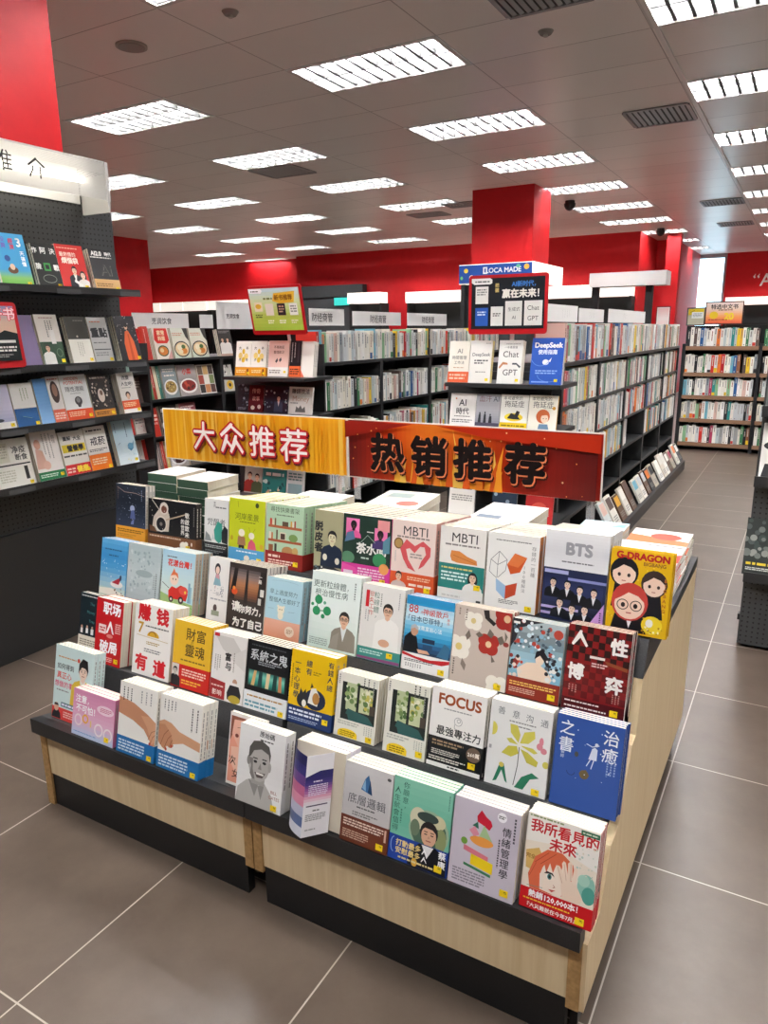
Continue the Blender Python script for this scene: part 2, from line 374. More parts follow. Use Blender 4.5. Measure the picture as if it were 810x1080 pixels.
# ---------------------------------------------------------------- grilles, speaker, sprinklers, domes
def vent(x, y, w, d, lab):
    t = thing('air_vent', lab, 'air vent', (x, y, CZ), group='slatted air vents in the ceiling'); f = MB(); W, D = w / 2, d / 2
    for s in (-1, 1):
        f.box((-W, s * D - .015, -.012), (W, s * D + .015, -.001)); f.box((s * W - .015, -D + .015, -.012), (s * W + .015, D - .015, -.001))
    f.build('frame', M['grey'], t); MB().box((-W + .01, -D + .01, -.003), (W - .01, D - .01, -.001), '#161616').build('backing', M['matte'], t)
    s = MB(); n = max(6, int(w / .05))
    for k in range(n):
        q = -W + .02 + (w - .04) * (k + .5) / n; s.extr([(q - .015, -.011), (q - .011, -.011), (q + .012, -.004), (q + .008, -.004)], -D + .016, D - .016, 'y')
    s.build('slat', M['grey'], t)
vent(.71, 6.08, .52, .55, 'slatted air vent beside the white ceiling strip, closest of the three along it')
vent(.71, 11.4, .55, .55, 'slatted air vent beside the white ceiling strip, middle one of the three along it')
vent(.67, 14.1, .55, .55, 'slatted air vent beside the white ceiling strip, farthest of the three along it')
vent(-3.47, 6.1, .6, .5, 'dark air vent next to a louvred light above the cookbook bookcase')
vent(-3.5, 10.0, .6, .4, 'dark air vent in the ceiling above the framed yellow-green poster')
vent(-2.6, 9.4, .6, .4, 'dark air vent in the ceiling just before the red pillar')
vent(.55, 3.12, .5, .55, 'air vent at the upper edge of the view, above the banner')
s = thing('ceiling_speaker', 'round flush ceiling speaker above the tall black book rack', 'speaker', (-1.96, 2.53, CZ))
sp = MB(); sp.tube((0, 0, -.012), (0, 0, -.001), .1, '#a8a49e', n=28); sp.build('rim', M['matte'], s); MB().tube((0, 0, -.016), (0, 0, -.0125), .085, '#8f8b86', n=28).build('grille', M['matte'], s)
for x, y, lab in ((-1.07, 2.47, 'small round detector on the ceiling near the round speaker'), (.42, 3.72, 'small round sprinkler plate on the ceiling between two louvred lights')):
    t = thing('ceiling_detector', lab, 'detector', (x, y, CZ)); MB().tube((0, 0, -.02), (0, 0, -.001), .035, '#8d8984', n=20, r2=.05).build('base_plate', M['matte'], t); MB().tube((0, 0, -.032), (0, 0, -.0205), .015, '#b9b5ae', n=14).build('sensor', M['matte'], t)
for x, y, lab in ((-1.2, 10.0, 'black dome camera hanging from the ceiling beside the red pillar'), (-.6, 14.0, 'black dome camera on the ceiling far back near the red wall')):
    t = thing('dome_camera', lab, 'security camera', (x, y, CZ)); MB().tube((0, 0, -.04), (0, 0, -.001), .07, '#1d1d1d', n=20).build('mount', M['matte'], t)
    d = MB(); n = 16
    for k in range(4):
        a0, a1 = R(22.5 * k), R(22.5 * (k + 1)); d.tube((0, 0, -.04 - .1 * math.sin(a0)), (0, 0, -.04 - .1 * math.sin(a1) - .0001), .085 * math.cos(a0), '#0b0b0b', n=n, r2=max(.004, .085 * math.cos(a1)))
    d.build('dome', M['paper'], t)
# ---------------------------------------------------------------- lit wall bookcases along the back wall
def wall_unit(x0, x1, y, lab, z0=2.15, z1=2.38):
    t = thing('wall_bookcase', lab, 'bookcase', ((x0 + x1) / 2, y, 0), group='lit wall bookcases'); W = (x1 - x0) / 2
    b = MB(); b.box((-W, .0, 0), (W, .04, z0 - .005), '#2c2e2f'); b.build('back_panel', M['matte'], t)
    MB().box((-W, -.3, 0), (-W + .05, -.001, z0), '#222').build('upright', M['matte'], t); MB().box((W - .05, -.3, 0), (W, -.001, z0), '#222').build('upright', M['matte'], t)
    for z in (.4, .8, 1.2, 1.6): MB().box((-W + .051, -.3, z), (W - .051, -.002, z + .03), '#1e1e1e').build('shelf', M['matte'], t)
    h = MB(); n = max(1, round((x1 - x0) / 1.0))
    for k in range(n): h.box((-W + 2 * W * k / n + .008, -.38, z0), (-W + 2 * W * (k + 1) / n - .008, .0, z1))
    h.build('light_header', M['header'], t)
for x0, x1, y, lab in ((-14.9, -12.3, 14.55, 'black wall bookcase with lit white header in the far corner behind the cookbooks'), (-12.25, -9.3, 14.55, 'black wall bookcase with a long lit header behind the framed yellow-green poster'),
                       (-7.15, -6.3, 13.6, 'narrow black wall bookcase with bright box header beside the teal exit sign'), (-5.95, -3.0, 14.15, 'black wall bookcase with long lit header just before the red pillar'),
                       (-2.95, -1.02, 14.15, 'black wall bookcase with lit header beyond the red pillar')):
    wall_unit(x0, x1, y, lab)
wall_unit(.1, 3.2, 19.95, 'lit white wall header under the red wall that carries white lettering', 2.08, 2.26)
t = thing('exit_sign', 'small teal exit sign on the dark wall below the red band', 'sign', (-7.75, 14.0, 2.15))
sg = MB(); sg.box((-.27, 0, 0), (.27, .06, .18), '#2fb7ad'); sg.build('face', M['exit'], t)
sg = MB(); Art(sg, .54, .18, y=-.002, step=.0005).draw([('t', 'KELUAR', 50, 50, 17, '#0d3f3d', .02)]); sg.build('lettering', M['paper'], t)
MB().box((-9.0, 14.0, 2.35), (-7.2, 14.18, 2.62), '#333536').build('wall_back_trim', M['matte'])['kind'] = 'structure'
struct(MB().box((-9.0, 14.05, 0), (-7.2, 14.18, 2.35), '#3a3c3e').build('wall_back_panel', M['matte']))
# red wall lettering at the far right
t = tag(MB().box((0, 0, 0), (.001, .001, .001)).build('wall_lettering', M['paper']), 'white serif lettering on the far red wall', 'lettering')
bm_ = MB(); A_ = Art(bm_, 1, 1, y=-.01, step=.001); A_.draw([('t', '“A', 0, 0, 42, '#ffffff', .01, 1, 'l')]); t.data = bm_.mesh('wall_lettering', [M['paper']]); t.location = (.66, 19.99, 2.68)
# header around the pillar with blue sign; white header on posts farther back
t = thing('pillar_header', 'white lit header box around the red pillar carrying a blue sign', 'sign', (-1.63, 8.2, 2.14))
h = MB(); h.box((-.52, 0, 0), (.52, .2, .25)).box((.44, .2, 0), (.52, 1.3, .25)).box((-.52, .2, 0), (-.47, 1.3, .25)); h.build('light_box', M['header'], t)
g = MB(); g.box((-.515, -.012, .01), (.505, -.001, .24), '#2a56a8')
a = Art(g, 1.02, .23, y=-.013, step=.0006); g2 = len(g.v)
a.draw([('e', 10, 70, 3, 13, '#f3d24a'), ('e', 18, 30, 3.4, 15, '#ffffff'), ('p', '#ffffff', 34, 48, 40, 48, 40, 86, 34, 86), ('p', '#2a56a8', 36, 56, 38, 56, 38, 78, 36, 78), ('t', 'LOCA MADE', 62, 66, 8.5, '#ffffff', .03), ('e', 93, 78, 3.5, 15, '#f3b54a'), ('e', 88, 25, 4, 14, '#8fd0f0'), ('e', 4, 30, 2, 10, '#7bd08d'), ('e', 82, 84, 3, 9, '#6fc3a0')])
for k in range(g2, len(g.v)): x, y, z = g.v[k]; g.v[k] = (x - .515, y, z + .01)
g.build('sign_face', M['paper'], t)
p = MB(); p.box((-.5, .02, -2.14), (-.45, .2, -.001), '#2b2d2e').box((.45, .02, -2.14), (.5, .2, -.001), '#2b2d2e').box((-.449, .1, -2.14), (.449, .18, -.002), '#333536'); p.build('support_panel', M['matte'], t)
t = thing('lit_header', 'white box header on black posts behind the aisle bookcase', 'sign', (-.35, 10.6, 0))
MB().box((-.62, -.15, 2.16), (.5, .25, 2.36)).build('light_box', M['white'], t); MB().box((.2, -.05, 0), (.3, .05, 2.159), '#1f2021').build('post', M['matte'], t); MB().box((-.6, -.05, 0), (-.5, .05, 2.159), '#1f2021').build('post', M['matte'], t)
# ================================================================== stepped display: two units side by side
TIER = {1: (.02, .326), 2: (.205, .465), 3: (.375, .62), 4: (.52, .79)}
TH = R(12)
def tier_profile():
    P = [(.0, .279), (.0, .324)]; s, c = math.sin(TH), math.cos(TH)
    for k in (1, 2, 3):
        y, z = TIER[k]; y2, z2 = TIER[k + 1]; y -= .006; y2 -= .006
        if k > 1: P.append((y, z - .0))
        # floor runs back and down at right angles to the leaning books, then the riser leans back up
        d = (y2 - y) * c - (z2 - z) * s
        P.append((y + d * c, z - .001 - d * s))
    y, z = TIER[4]; P += [(y - .006, z), (.80, z - .286 * math.tan(R(7))), (.80, .735), (1.47, .735), (1.47, .7), (.46, .7)]
    return P
def display_unit(x0, x1, lab, side):
    t = thing('book_display', lab, 'book display', ((x0 + x1) / 2, 0, 0), group='wooden stepped book displays'); W = (x1 - x0) / 2
    P = tier_profile()
    tr = MB()
    tr.extr([(y, z) for y, z in P[2:-1]] + [(.46, .7), (.42, .56), (.38, .56), (.28, .40), (.2, .40), (.13, .281), (.0405, .281), (.0405, .3205)], -W + .001, W - .013)
    tr.build('stepped_tray', M['char'], t)
    MB().extr([(0, .279), (.04, .279), (.04, .3203), (0, .3285)], -W, W).build('front_edge', M['black'], t)
    k = MB(); k.box((-W + .03, .034, 0), (W - .03, .06, .118)); k.build('kick_board', M['kick'], t)
    f = MB(); f.box((-W + .03, .03, .12), (W - .03, .05, .278)); f.build('front_panel', M['wood'], t)
    for s in (-1, 1):
        MB().box((min(s * W, s * (W - .029)), .026, .0 if s < 0 and side < 0 else .1), (max(s * W, s * (W - .029)), .052, .278)).build('edge_post', M['endwood'], t)
    if side > 0:      # stepped end panel of wood on the aisle side
        q = MB(); prof = [(.03, .1), (1.46, .1), (1.46, .699), (.462, .699), (.425, .565), (.385, .558), (.285, .402), (.205, .4), (.135, .2785), (.03, .2785)]
        q.extr(prof, W - .012, W + .01); q.build('end_panel', M['wood'], t)
        MB().box((W - .03, .08, 0), (W - .012, 1.45, .099)).build('side_kick_board', M['kick'], t)
        d = MB(); d.extr([(.463, .7), (1.47, .7), (1.47, .735), (.80, .735), (.80, .751), (.53, .786), (.514, .786)], W - .012, W + .01); d.build('end_trim', M['black'], t)
    else:
        MB().extr([(.053, 0), (1.46, 0), (1.46, .699), (.462, .699), (.425, .565), (.385, .558), (.285, .402), (.205, .4), (.135, .2785), (.053, .2785)], -W + .002, -W + .024).build('end_panel', M['wood'], t)
    MB().box((-W + .03, 1.44, 0), (W - .03, 1.46, .699)).build('rear_panel', M['wood'], t)
    return t
display_unit(0, .898, 'stepped wooden book display with black trays, standing toward the tall black rack', -1)
display_unit(.902, 1.8, 'stepped wooden book display with black trays and wooden end panel along the aisle', 1)
# ================================================================== books
ORD = ['front', 'second', 'third', 'fourth', 'fifth', 'sixth', 'seventh', 'eighth', 'ninth', 'tenth', 'eleventh', 'twelfth', 'thirteenth', 'fourteenth']
def book_parts(t, w, h, th, bg, els, side='S', spine=None, band=None, st=(86, 6), inner=None, spel=None):
    """cover, page block, paper band and price sticker as children of t; side S: spine at +x, P: page edges at +x"""
    spine = spine or bg; c = MB(); b = .0006
    c.box((0, 0, 0), (w, b, h), bg); c.box((0, th - b, 0), (w, th, h), bg)
    if side == 'S': c.box((w - b, b, 0), (w, th - b, h), spine)
    else: c.box((0, b, 0), (b, th - b, h), spine)
    Art(c, w, h, y=-.00001, step=.00001, seed=len(els) * 7 + int(w * 1e4)).draw(els)
    if side == 'S' and th > .009:
        r = random.Random(int(w * 1e5) + len(els)); z = h * .9; dark = '#8d8b88' if sum(lin(spine)[:3]) > .9 else '#d8d4c8'
        n0 = len(c.v); x = w + .0001; a, d = th * .38, th * .62
        while z > h * .3:
            q = h * r.uniform(.03, .07); c.face([(x, a, z - q), (x, d, z - q), (x, d, z), (x, a, z)], dark); z -= q + h * .012
    c.build('cover', M['paper'], t)
    p = MB(); x0, x1 = (.001, w - b - .0001) if side == 'S' else (b + .0001, w - .0006)
    p.box((x0, b + .00005, .0008), (x1, th - b - .00005, h - .0008)); p.build('page_block', M['pages'], t)
    if band:
        bh, bc, be = band; k = MB(); z = h * bh / 100
        k.box((-.0004, -.0011, .0004), (w + .0004, -.0009, z), bc)
        if side == 'S': k.box((w + .0001, -.0009, .0004), (w + .0004, th, z), bc)
        Art(k, w, h, y=-.00111, step=.00001, seed=3).draw(be); bo = k.build('paper_band', M['paper'], t)
    if st:
        k = MB(); s = .0095; X, Z = w * st[0] / 100, h * st[1] / 100; y = -.0016
        k.box((X - s, y, Z - s * .8), (X + s, y + .0003, Z + s * .8), '#f2d21f')
        a = Art(k, .01, .01, y=y - .00002, step=.00001); n0 = len(k.v); a._g(-70, -50, 70, 50, 3, '#57500f')
        for i in range(n0, len(k.v)): x_, y_, z_ = k.v[i]; k.v[i] = (x_ + X, y_, z_ + Z)
        k.build('price_sticker', M['paper'], bo if band and st[1] < band[0] else t)
def stack(label, pile, cat, loc, rz, lean, n, w, h, th, bg, els, name='paperback_book', group=None, jit=.002, seed=0, level=False, **k):
    """a front book with its art, then n-1 copies of it standing right behind"""
    t = thing(name, label, cat, loc, (-lean, 0, rz), group)
    book_parts(t, w, h, th, bg, els, **k)
    dirn = Matrix.Rotation(rz, 3, 'Z') @ Vector((0, math.cos(lean), -math.sin(lean))); dirn = Vector((0, 1 / math.cos(lean), 0)) if level else dirn; ax = Matrix.Rotation(rz, 3, 'Z') @ Vector((1, 0, 0)); rg = random.Random(seed + int(w * 1e4))
    for i in range(1, n):
        p = Vector(loc) + dirn * (i * (th + .0018)) + ax * rg.uniform(-jit, jit)
        dup(t, p, None, f'{ORD[i]} copy back in the pile of {pile}', 'copies of ' + pile)
    return t
def D(tier, x0, w, h, th, n, bg, els, label, pile, dy=0., dz=0., **k):
    y, z = TIER[tier]; dy += -.001
    stack(label, pile, 'book', (x0, y + dy, z + .0012 - dy * math.tan(TH) + dz), 0, R(7) if tier == 4 else TH, n, w, h, th, bg, els, **k)
W_, K_ = '#f3f1ea', '#1d1d1f'
BK = 'book'
# ---- front tier
D(1, .036, .186, .245, .013, 3, '#cfe4e2', [('t', '如何得到', 28, 72, 11, '#3a3f42', .02), ('t', '真正心', 26, 60, 13, '#d8423c', .02), ('t', '想做的事', 26, 48, 12, '#d85a7c', .02), ('g', 8, 83, 55, 86, 1, '#c96'), ('e', 61, 85.5, 3.5, 2.8, '#d9503f'), ('g', 8, 38, 40, 41, 1, '#888'),
  ('man', 74, 72, 11, '#f2d6c2', '#1f1d1f', '#e8c646', '#f4f0e4', 22), ('p', '#1f1d1f', 62, 70, 63, 82, 72, 90, 84, 88, 87, 74, 82, 78, 72, 80), ('p', '#efe9d8', 68, 22, 70, 56, 79, 56, 82, 22), ('r', 22, 18, 98, 24, '#5a7d88'), ('g', 24, 18.5, 96, 23.5, 1, '#eef')],
  'pale teal magazine-size book showing a dark-haired woman in a yellow cardigan', 'pale teal books with the yellow cardigan woman', dy=.035, side='S', spine='#cfe4e2', st=None,
  band=(16, '#d9433d', [('p', '#25262a', 0, 1, 2, 8, 8, 13, 16, 13, 22, 8, 24, 1), ('e', 11, 16, 6, 6, '#d9ad93'), ('p', '#222', 5, 18, 6, 21, 15, 21, 17, 18), ('g', 30, 4, 95, 13, 3, '#f6c9c0')]))
D(1, .196, .187, .146, .017, 3, '#e7a9c6', [('grad', 0, 0, 100, 100, ['#bcd3ee', '#e9bcd6', '#e39fc0', '#d88fb4']), ('t', '注意，', 22, 80, 14, '#ffffff', .03), ('t', '不可怕！', 31, 60, 14, '#ffffff', .03), ('e', 78, 71, 20, 10, '#f6dbe6'), ('g', 66, 66, 94, 76, 3, '#d06a8e'),
  ('ring', 15, 34, 8, 11, 3, '#f4dfe6'), ('ring', 32, 40, 6, 8, 3, '#f2b23c'), ('r', 44, 26, 47, 40, '#f3d27a'), ('ring', 65, 26, 9, 12, 3, '#f7e9ee'), ('ring', 87, 22, 9, 12, 3, '#f7e9ee'), ('g', 5, 6, 60, 10, 1, '#7fa6d2')],
  'low pink square book with white ring drawings at the outer end of the front row', 'low pink square books', dy=-.012, side='S', spine='#b86a93', st=(85, 12))
hs = lambda right: ([('p', '#c98f6e', 100, 22, 90, 22, 86, 30, 70, 42, 40, 50, 0, 55, 0, 78, 40, 74, 78, 64, 100, 56), ('p', '#d7a27f', 100, 30, 92, 26, 78, 46, 60, 60, 82, 62, 100, 56), ('l', '#9b6547', 1.2, 88, 24, 94, 36, 100, 40), ('l', '#9b6547', 1.2, 82, 30, 90, 42, 100, 46), ('e', 87, 25, 2.6, 2.6, '#b6402e'), ('e', 93, 22, 2.6, 2.6, '#b6402e')] if not right else
  [('p', '#d2a07d', 100, 38, 60, 42, 34, 36, 20, 34, 6, 30, 0, 34, 0, 62, 12, 66, 30, 64, 50, 56, 100, 50), ('p', '#c38a68', 0, 36, 10, 28, 18, 26, 22, 32, 30, 30, 38, 34, 30, 50, 14, 60, 0, 58), ('l', '#8f5a3e', 1.2, 6, 30, 14, 46, 24, 54), ('l', '#8f5a3e', 1.2, 16, 28, 24, 42, 32, 48), ('l', '#8f5a3e', 1.2, 28, 31, 34, 42), ('e', 20, 27, 2.4, 2.2, '#b6402e'), ('e', 33, 33, 2.4, 2.2, '#b6402e')])
hb = (24, '#1d6fae', [('g', 5, 3, 75, 20, 4, '#cfe3f2')])
D(1, .400, .155, .215, .014, 4, W_, hs(False) + [('gv', 8, 70, 38, 93, 3, '#3c3c3c'), ('gv', 55, 74, 92, 94, 3, '#9a9a9a')], 'white book showing a forearm reaching to the edge above a blue band', 'white books with the forearm cover', side='S', spine='#efece4', band=hb, st=(88, 5), dy=-.012)
D(1, .568, .160, .215, .014, 4, W_, hs(True) + [('gv', 8, 78, 42, 94, 4, '#777'), ('gv', 74, 55, 98, 92, 2, '#3a3a3a')], 'white book showing the second half of a handshake above a blue band', 'white books with the clasped handshake cover', side='S', spine='#f0ede3', band=hb, st=(88, 5), dy=-.012)
D(1, .789, .125, .205, .012, 1, '#f1ece6', [('r', 3, 4, 96, 95, '#f0a68c'), ('p', '#8f5846', 3, 60, 3, 95, 80, 95, 70, 84, 40, 92, 20, 84), ('p', '#f3bda6', 12, 90, 40, 92, 62, 80, 55, 60, 28, 54, 8, 70), ('p', '#f5c7b0', 8, 52, 44, 56, 80, 40, 96, 10, 40, 6, 10, 30), ('e', 22, 69, 5, 2.6, '#7e3f38'), ('l', '#7e3f38', 1, 22, 80, 38, 82), ('e', 47, 66, 5, 4, '#c96a58'), ('t', '次', 14, 34, 22, '#4a2a22'), ('t', '女', 26, 17, 22, '#4a2a22')],
  'thin salmon pink book with a resting face, tucked behind the black and white boy', 'thin salmon pink books', dy=.034, st=None)
D(1, .873, .151, .21, .02, 2, '#e9e9e7', [('grad', 0, 0, 100, 100, ['#f4f4f2', '#e6e6e4', '#f0f0ee']), ('t', '原始碼', 60, 93, 11, '#26262a', .02), ('g', 46, 84, 74, 87, 1, '#555'),
  ('p', '#b9b7b2', 0, 0, 4, 18, 22, 30, 34, 34, 62, 32, 78, 20, 86, 0), ('p', '#8f8d89', 26, 32, 42, 12, 48, 28), ('p', '#8f8d89', 62, 32, 56, 10, 47, 26), ('p', '#a3a09b', 33, 28, 34, 42, 62, 40, 61, 28), ('e', 47, 57, 24, 25, '#b5b2ad'), ('e', 24, 56, 4, 6, '#8b8883'), ('e', 70, 54, 3.5, 6, '#a8a5a0'), ('p', '#565450', 23, 60, 24, 73, 32, 82, 50, 85, 66, 80, 71, 70, 70, 60, 66, 70, 50, 74, 34, 70, 28, 62), ('p', '#807d79', 24, 60, 30, 50, 28, 40, 34, 34, 40, 34, 34, 46, 33, 60),
  ('r', 33, 60, 43, 61.5, '#333'), ('r', 53, 61, 63, 62.5, '#333'), ('e', 38.5, 56.5, 4, 1.8, '#262626'), ('e', 58, 57.5, 4, 1.8, '#262626'), ('p', '#8a8782', 45, 48, 53, 48, 50, 56), ('p', '#5a4f4c', 38, 43, 62, 45, 56, 38, 44, 37), ('r', 42, 41, 58, 43.5, '#e8e6e0'), ('t', 'BILL', 83, 25, 8, '#9a5a4a'), ('t', 'GATES', 84, 18, 8, '#9a5a4a')],
  'pale grey book with a black and white portrait of a smiling boy', 'pale grey books with the smiling boy', side='S', spine='#e6e6e4', st=(85, 6), dy=-.022)
# the purple book whose front cover stands open
def open_book():
    y, z = TIER[1]; t = thing('paperback_book', 'purple book standing with its front cover swung open to the flap', 'book', (1.046, y - .006, z + .003), (-TH, 0, 0)); w, h, th = .150, .205, .02
    c = MB(); b = .0006; c.box((0, th - b, 0), (w, th, h), '#f2f0ec'); c.box((w - b, 0, 0), (w, th - b, h), '#efede9'); c.build('cover', M['paper'], t)
    MB().box((.001, .0007, .0008), (w - b - .0002, th - b - .0001, h - .0008)).build('page_block', M['pages'], t)
    # cover board curling away from the hinge, and its flap folded back
    N = 10; F = (.085, -.075); pts = [(F[0] * q - .66 * .014 * math.sin(math.pi * q), F[1] * q - .75 * .014 * math.sin(math.pi * q)) for q in [i / N for i in range(N + 1)]]; cols = ['#23225a', '#332f70', '#6a458c', '#c0668e', '#dd93ac', '#b9bcd0', '#5a6a94', '#d5d8e2']
    f = MB(); rows = 24
    for i in range(N):
        for k in range(rows):
            q = 1 - (k + .5) / rows; col = cols[min(7, int(q * 8))]
            (xa, ya), (xb, yb) = pts[i], pts[i + 1]; f.face([(xa, ya, h * k / rows), (xb, yb, h * k / rows), (xb, yb, h * (k + 1) / rows), (xa, ya, h * (k + 1) / rows)], col)
    f.build('front_cover', M['paper'], t)
    g = MB(); fw_ = .076; a = Art(g, fw_, h, y=-.0001, step=.00003); g.box((0, 0, 0), (fw_, .0006, h), '#efedf0')
    a.draw([('grad', 0, 40, 100, 80, ['#efedf0', '#e3a9c0', '#a35d9c', '#4a3a80', '#2d2a66', '#262560']), ('p', '#efedf0', 0, 74, 0, 81, 60, 81), ('g', 30, 66, 62, 69, 1, '#e7dff0'), ('g', 14, 50, 84, 64, 6, '#e0d4ea'), ('r', 10, 37, 88, 38.5, '#4c3d5c'), ('g', 35, 30, 60, 33, 1, '#777'), ('g', 10, 19, 84, 28, 4, '#9a9a9a'), ('g', 12, 7, 50, 10, 1, '#aaa')])
    fo = g.build('inner_flap', M['paper'], t); fo.location = (F[0], F[1], 0); fo.rotation_euler = (0, 0, R(62))
    n2 = Vector((0, math.cos(TH), -math.sin(TH)))
    k = thing('paperback_book', 'closed white-edged book right behind the purple one with the open cover', 'book', Vector(t.location) + n2 * .0225, (-TH, 0, 0)); book_parts(k, w + .003, h + .001, .02, '#ece9f0', [], st=None)
    k = dup(k, Vector(t.location) + n2 * .045, None, 'last book in the pile behind the purple one with the open cover')
open_book()
D(1, 1.2035, .133, .198, .016, 4, '#c9c7c6', [('grad', 0, 0, 100, 100, ['#cfcdcb', '#c6c4c4', '#d2d0cf']), ('p', '#3f6f9e', 36, 70, 60, 66, 57, 76, 50, 90, 43, 84), ('p', '#8fb9d8', 38, 72, 46, 69, 44, 84), ('p', '#1f3f63', 50, 68, 60, 66, 54, 84), ('t', '底層邏輯', 50, 56, 20, '#4b4b52'), ('g', 30, 45, 68, 48, 1, '#555'), ('g', 22, 35, 75, 41, 2, '#777'), ('e', 92, 92, 4, 2, '#555')],
  'grey book with a blue rock shape and a brown paper band', 'grey books with the brown paper band', side='S', spine='#c4c2c1', band=(33, '#6a3524', [('g', 5, 20, 90, 30, 3, '#e8d5c5'), ('g', 5, 5, 60, 16, 4, '#c9a994'), ('r', 92, 15, 96, 30, '#d8b9a4')]), st=(84, 7), dy=-.016)
D(1, 1.3385, .152, .2, .014, 4, '#7cc3a8', [('grad', 0, 0, 100, 100, ['#8ccdb5', '#6dbb9f', '#8bccb2']), ('v', '你願意，', 22, 96, 11, '#2c5b50'), ('v', '人生就會值得', 8, 88, 11, '#2c5b50'), ('gv', 14, 40, 20, 62, 1, '#4a8272'), ('gv', 93, 72, 97, 95, 1, '#4a8272'),
  ('e', 65, 46, 34, 25, '#9db89a'), ('e', 65, 45, 30, 22, '#4e6a58'), ('e', 46, 58, 14, 13, '#d9d6b8'), ('e', 80, 60, 12, 8, '#d5cfa8'), ('e', 86, 40, 9, 14, '#8f9a6a'), ('e', 62, 62, 18, 6, '#3b4b46'), ('e', 42, 46, 8, 10, '#6c7f66'), ('man', 66, 42, 14, '#d9ac8e', '#231f1f', '#1a1c24', '#e8e8ea', 0)],
  'mint green book with a man framed by a wreath and a dark blue band', 'mint green books with the wreathed man', side='S', spine='#7cc3a8', st=(86, 7), dy=-.014,
  band=(30, '#20439a', [('p', '#10131c', 34, .5, 40, 20, 52, 29.5, 80, 29.5, 99, 20, 99, .5), ('p', '#e8e8ea', 56, 29, 76, 29, 66, 14), ('t', '打動最多', 34, 22, 11, '#f2d98c', .03), ('t', '安慰最多', 34, 13, 11, '#f2d98c', .03), ('t', '人', 62, 21, 10, '#ffffff', .03), ('t', '人', 62, 12, 10, '#ffffff', .03), ('v', '蔡康', 91, 29, 13, '#ffffff', .03), ('e', 46, 5, 5, 5, '#e0b040'), ('g', 18, 3, 78, 7, 1, '#e5d59a'), ('ring', 9, 18, 5, 9, 1.6, '#8fb0e0', 90, 270)]))
D(1, 1.4955, .155, .2, .014, 4, '#cbc3cf', [('p', '#c8223a', 42, 92, 36, 84, 37, 78, 45, 76, 56, 72, 60, 78, 57, 83, 50, 86), ('p', '#2f6a55', 30, 72, 38, 78, 40, 70), ('p', '#dc8fa0', 26, 66, 34, 72, 42, 64, 34, 60), ('p', '#a9c795', 40, 58, 48, 76, 62, 60), ('e', 46, 58, 18, 7, '#e89b4a', 18, 180, 360), ('e', 46, 57, 18, 5, '#e89b4a'), ('e', 20, 52, 5, 4, '#6f9a3f'), ('p', '#d9798a', 20, 48, 58, 42, 58, 36, 20, 42), ('p', '#f1d21e', 32, 40, 66, 36, 66, 24, 32, 28), ('p', '#3c7a52', 22, 28, 64, 23, 64, 20, 22, 25), ('e', 73, 91, 7, 5.5, '#f4f2f6'), ('g', 68, 89, 78, 93, 2, '#444'),
  ('v', '情緒管理學', 82, 82, 14, '#2e2a33', .01), ('gv', 90, 66, 97, 94, 1, '#4a4550'), ('gv', 70, 30, 75, 66, 1, '#3a3540'), ('g', 6, 4, 56, 20, 5, '#8a8390')],
  'lilac grey book with a stack of coloured paper shapes topped by a red heart', 'lilac grey books with coloured paper shapes', side='P', spine='#cbc3cf', st=(86, 9), dy=-.016)
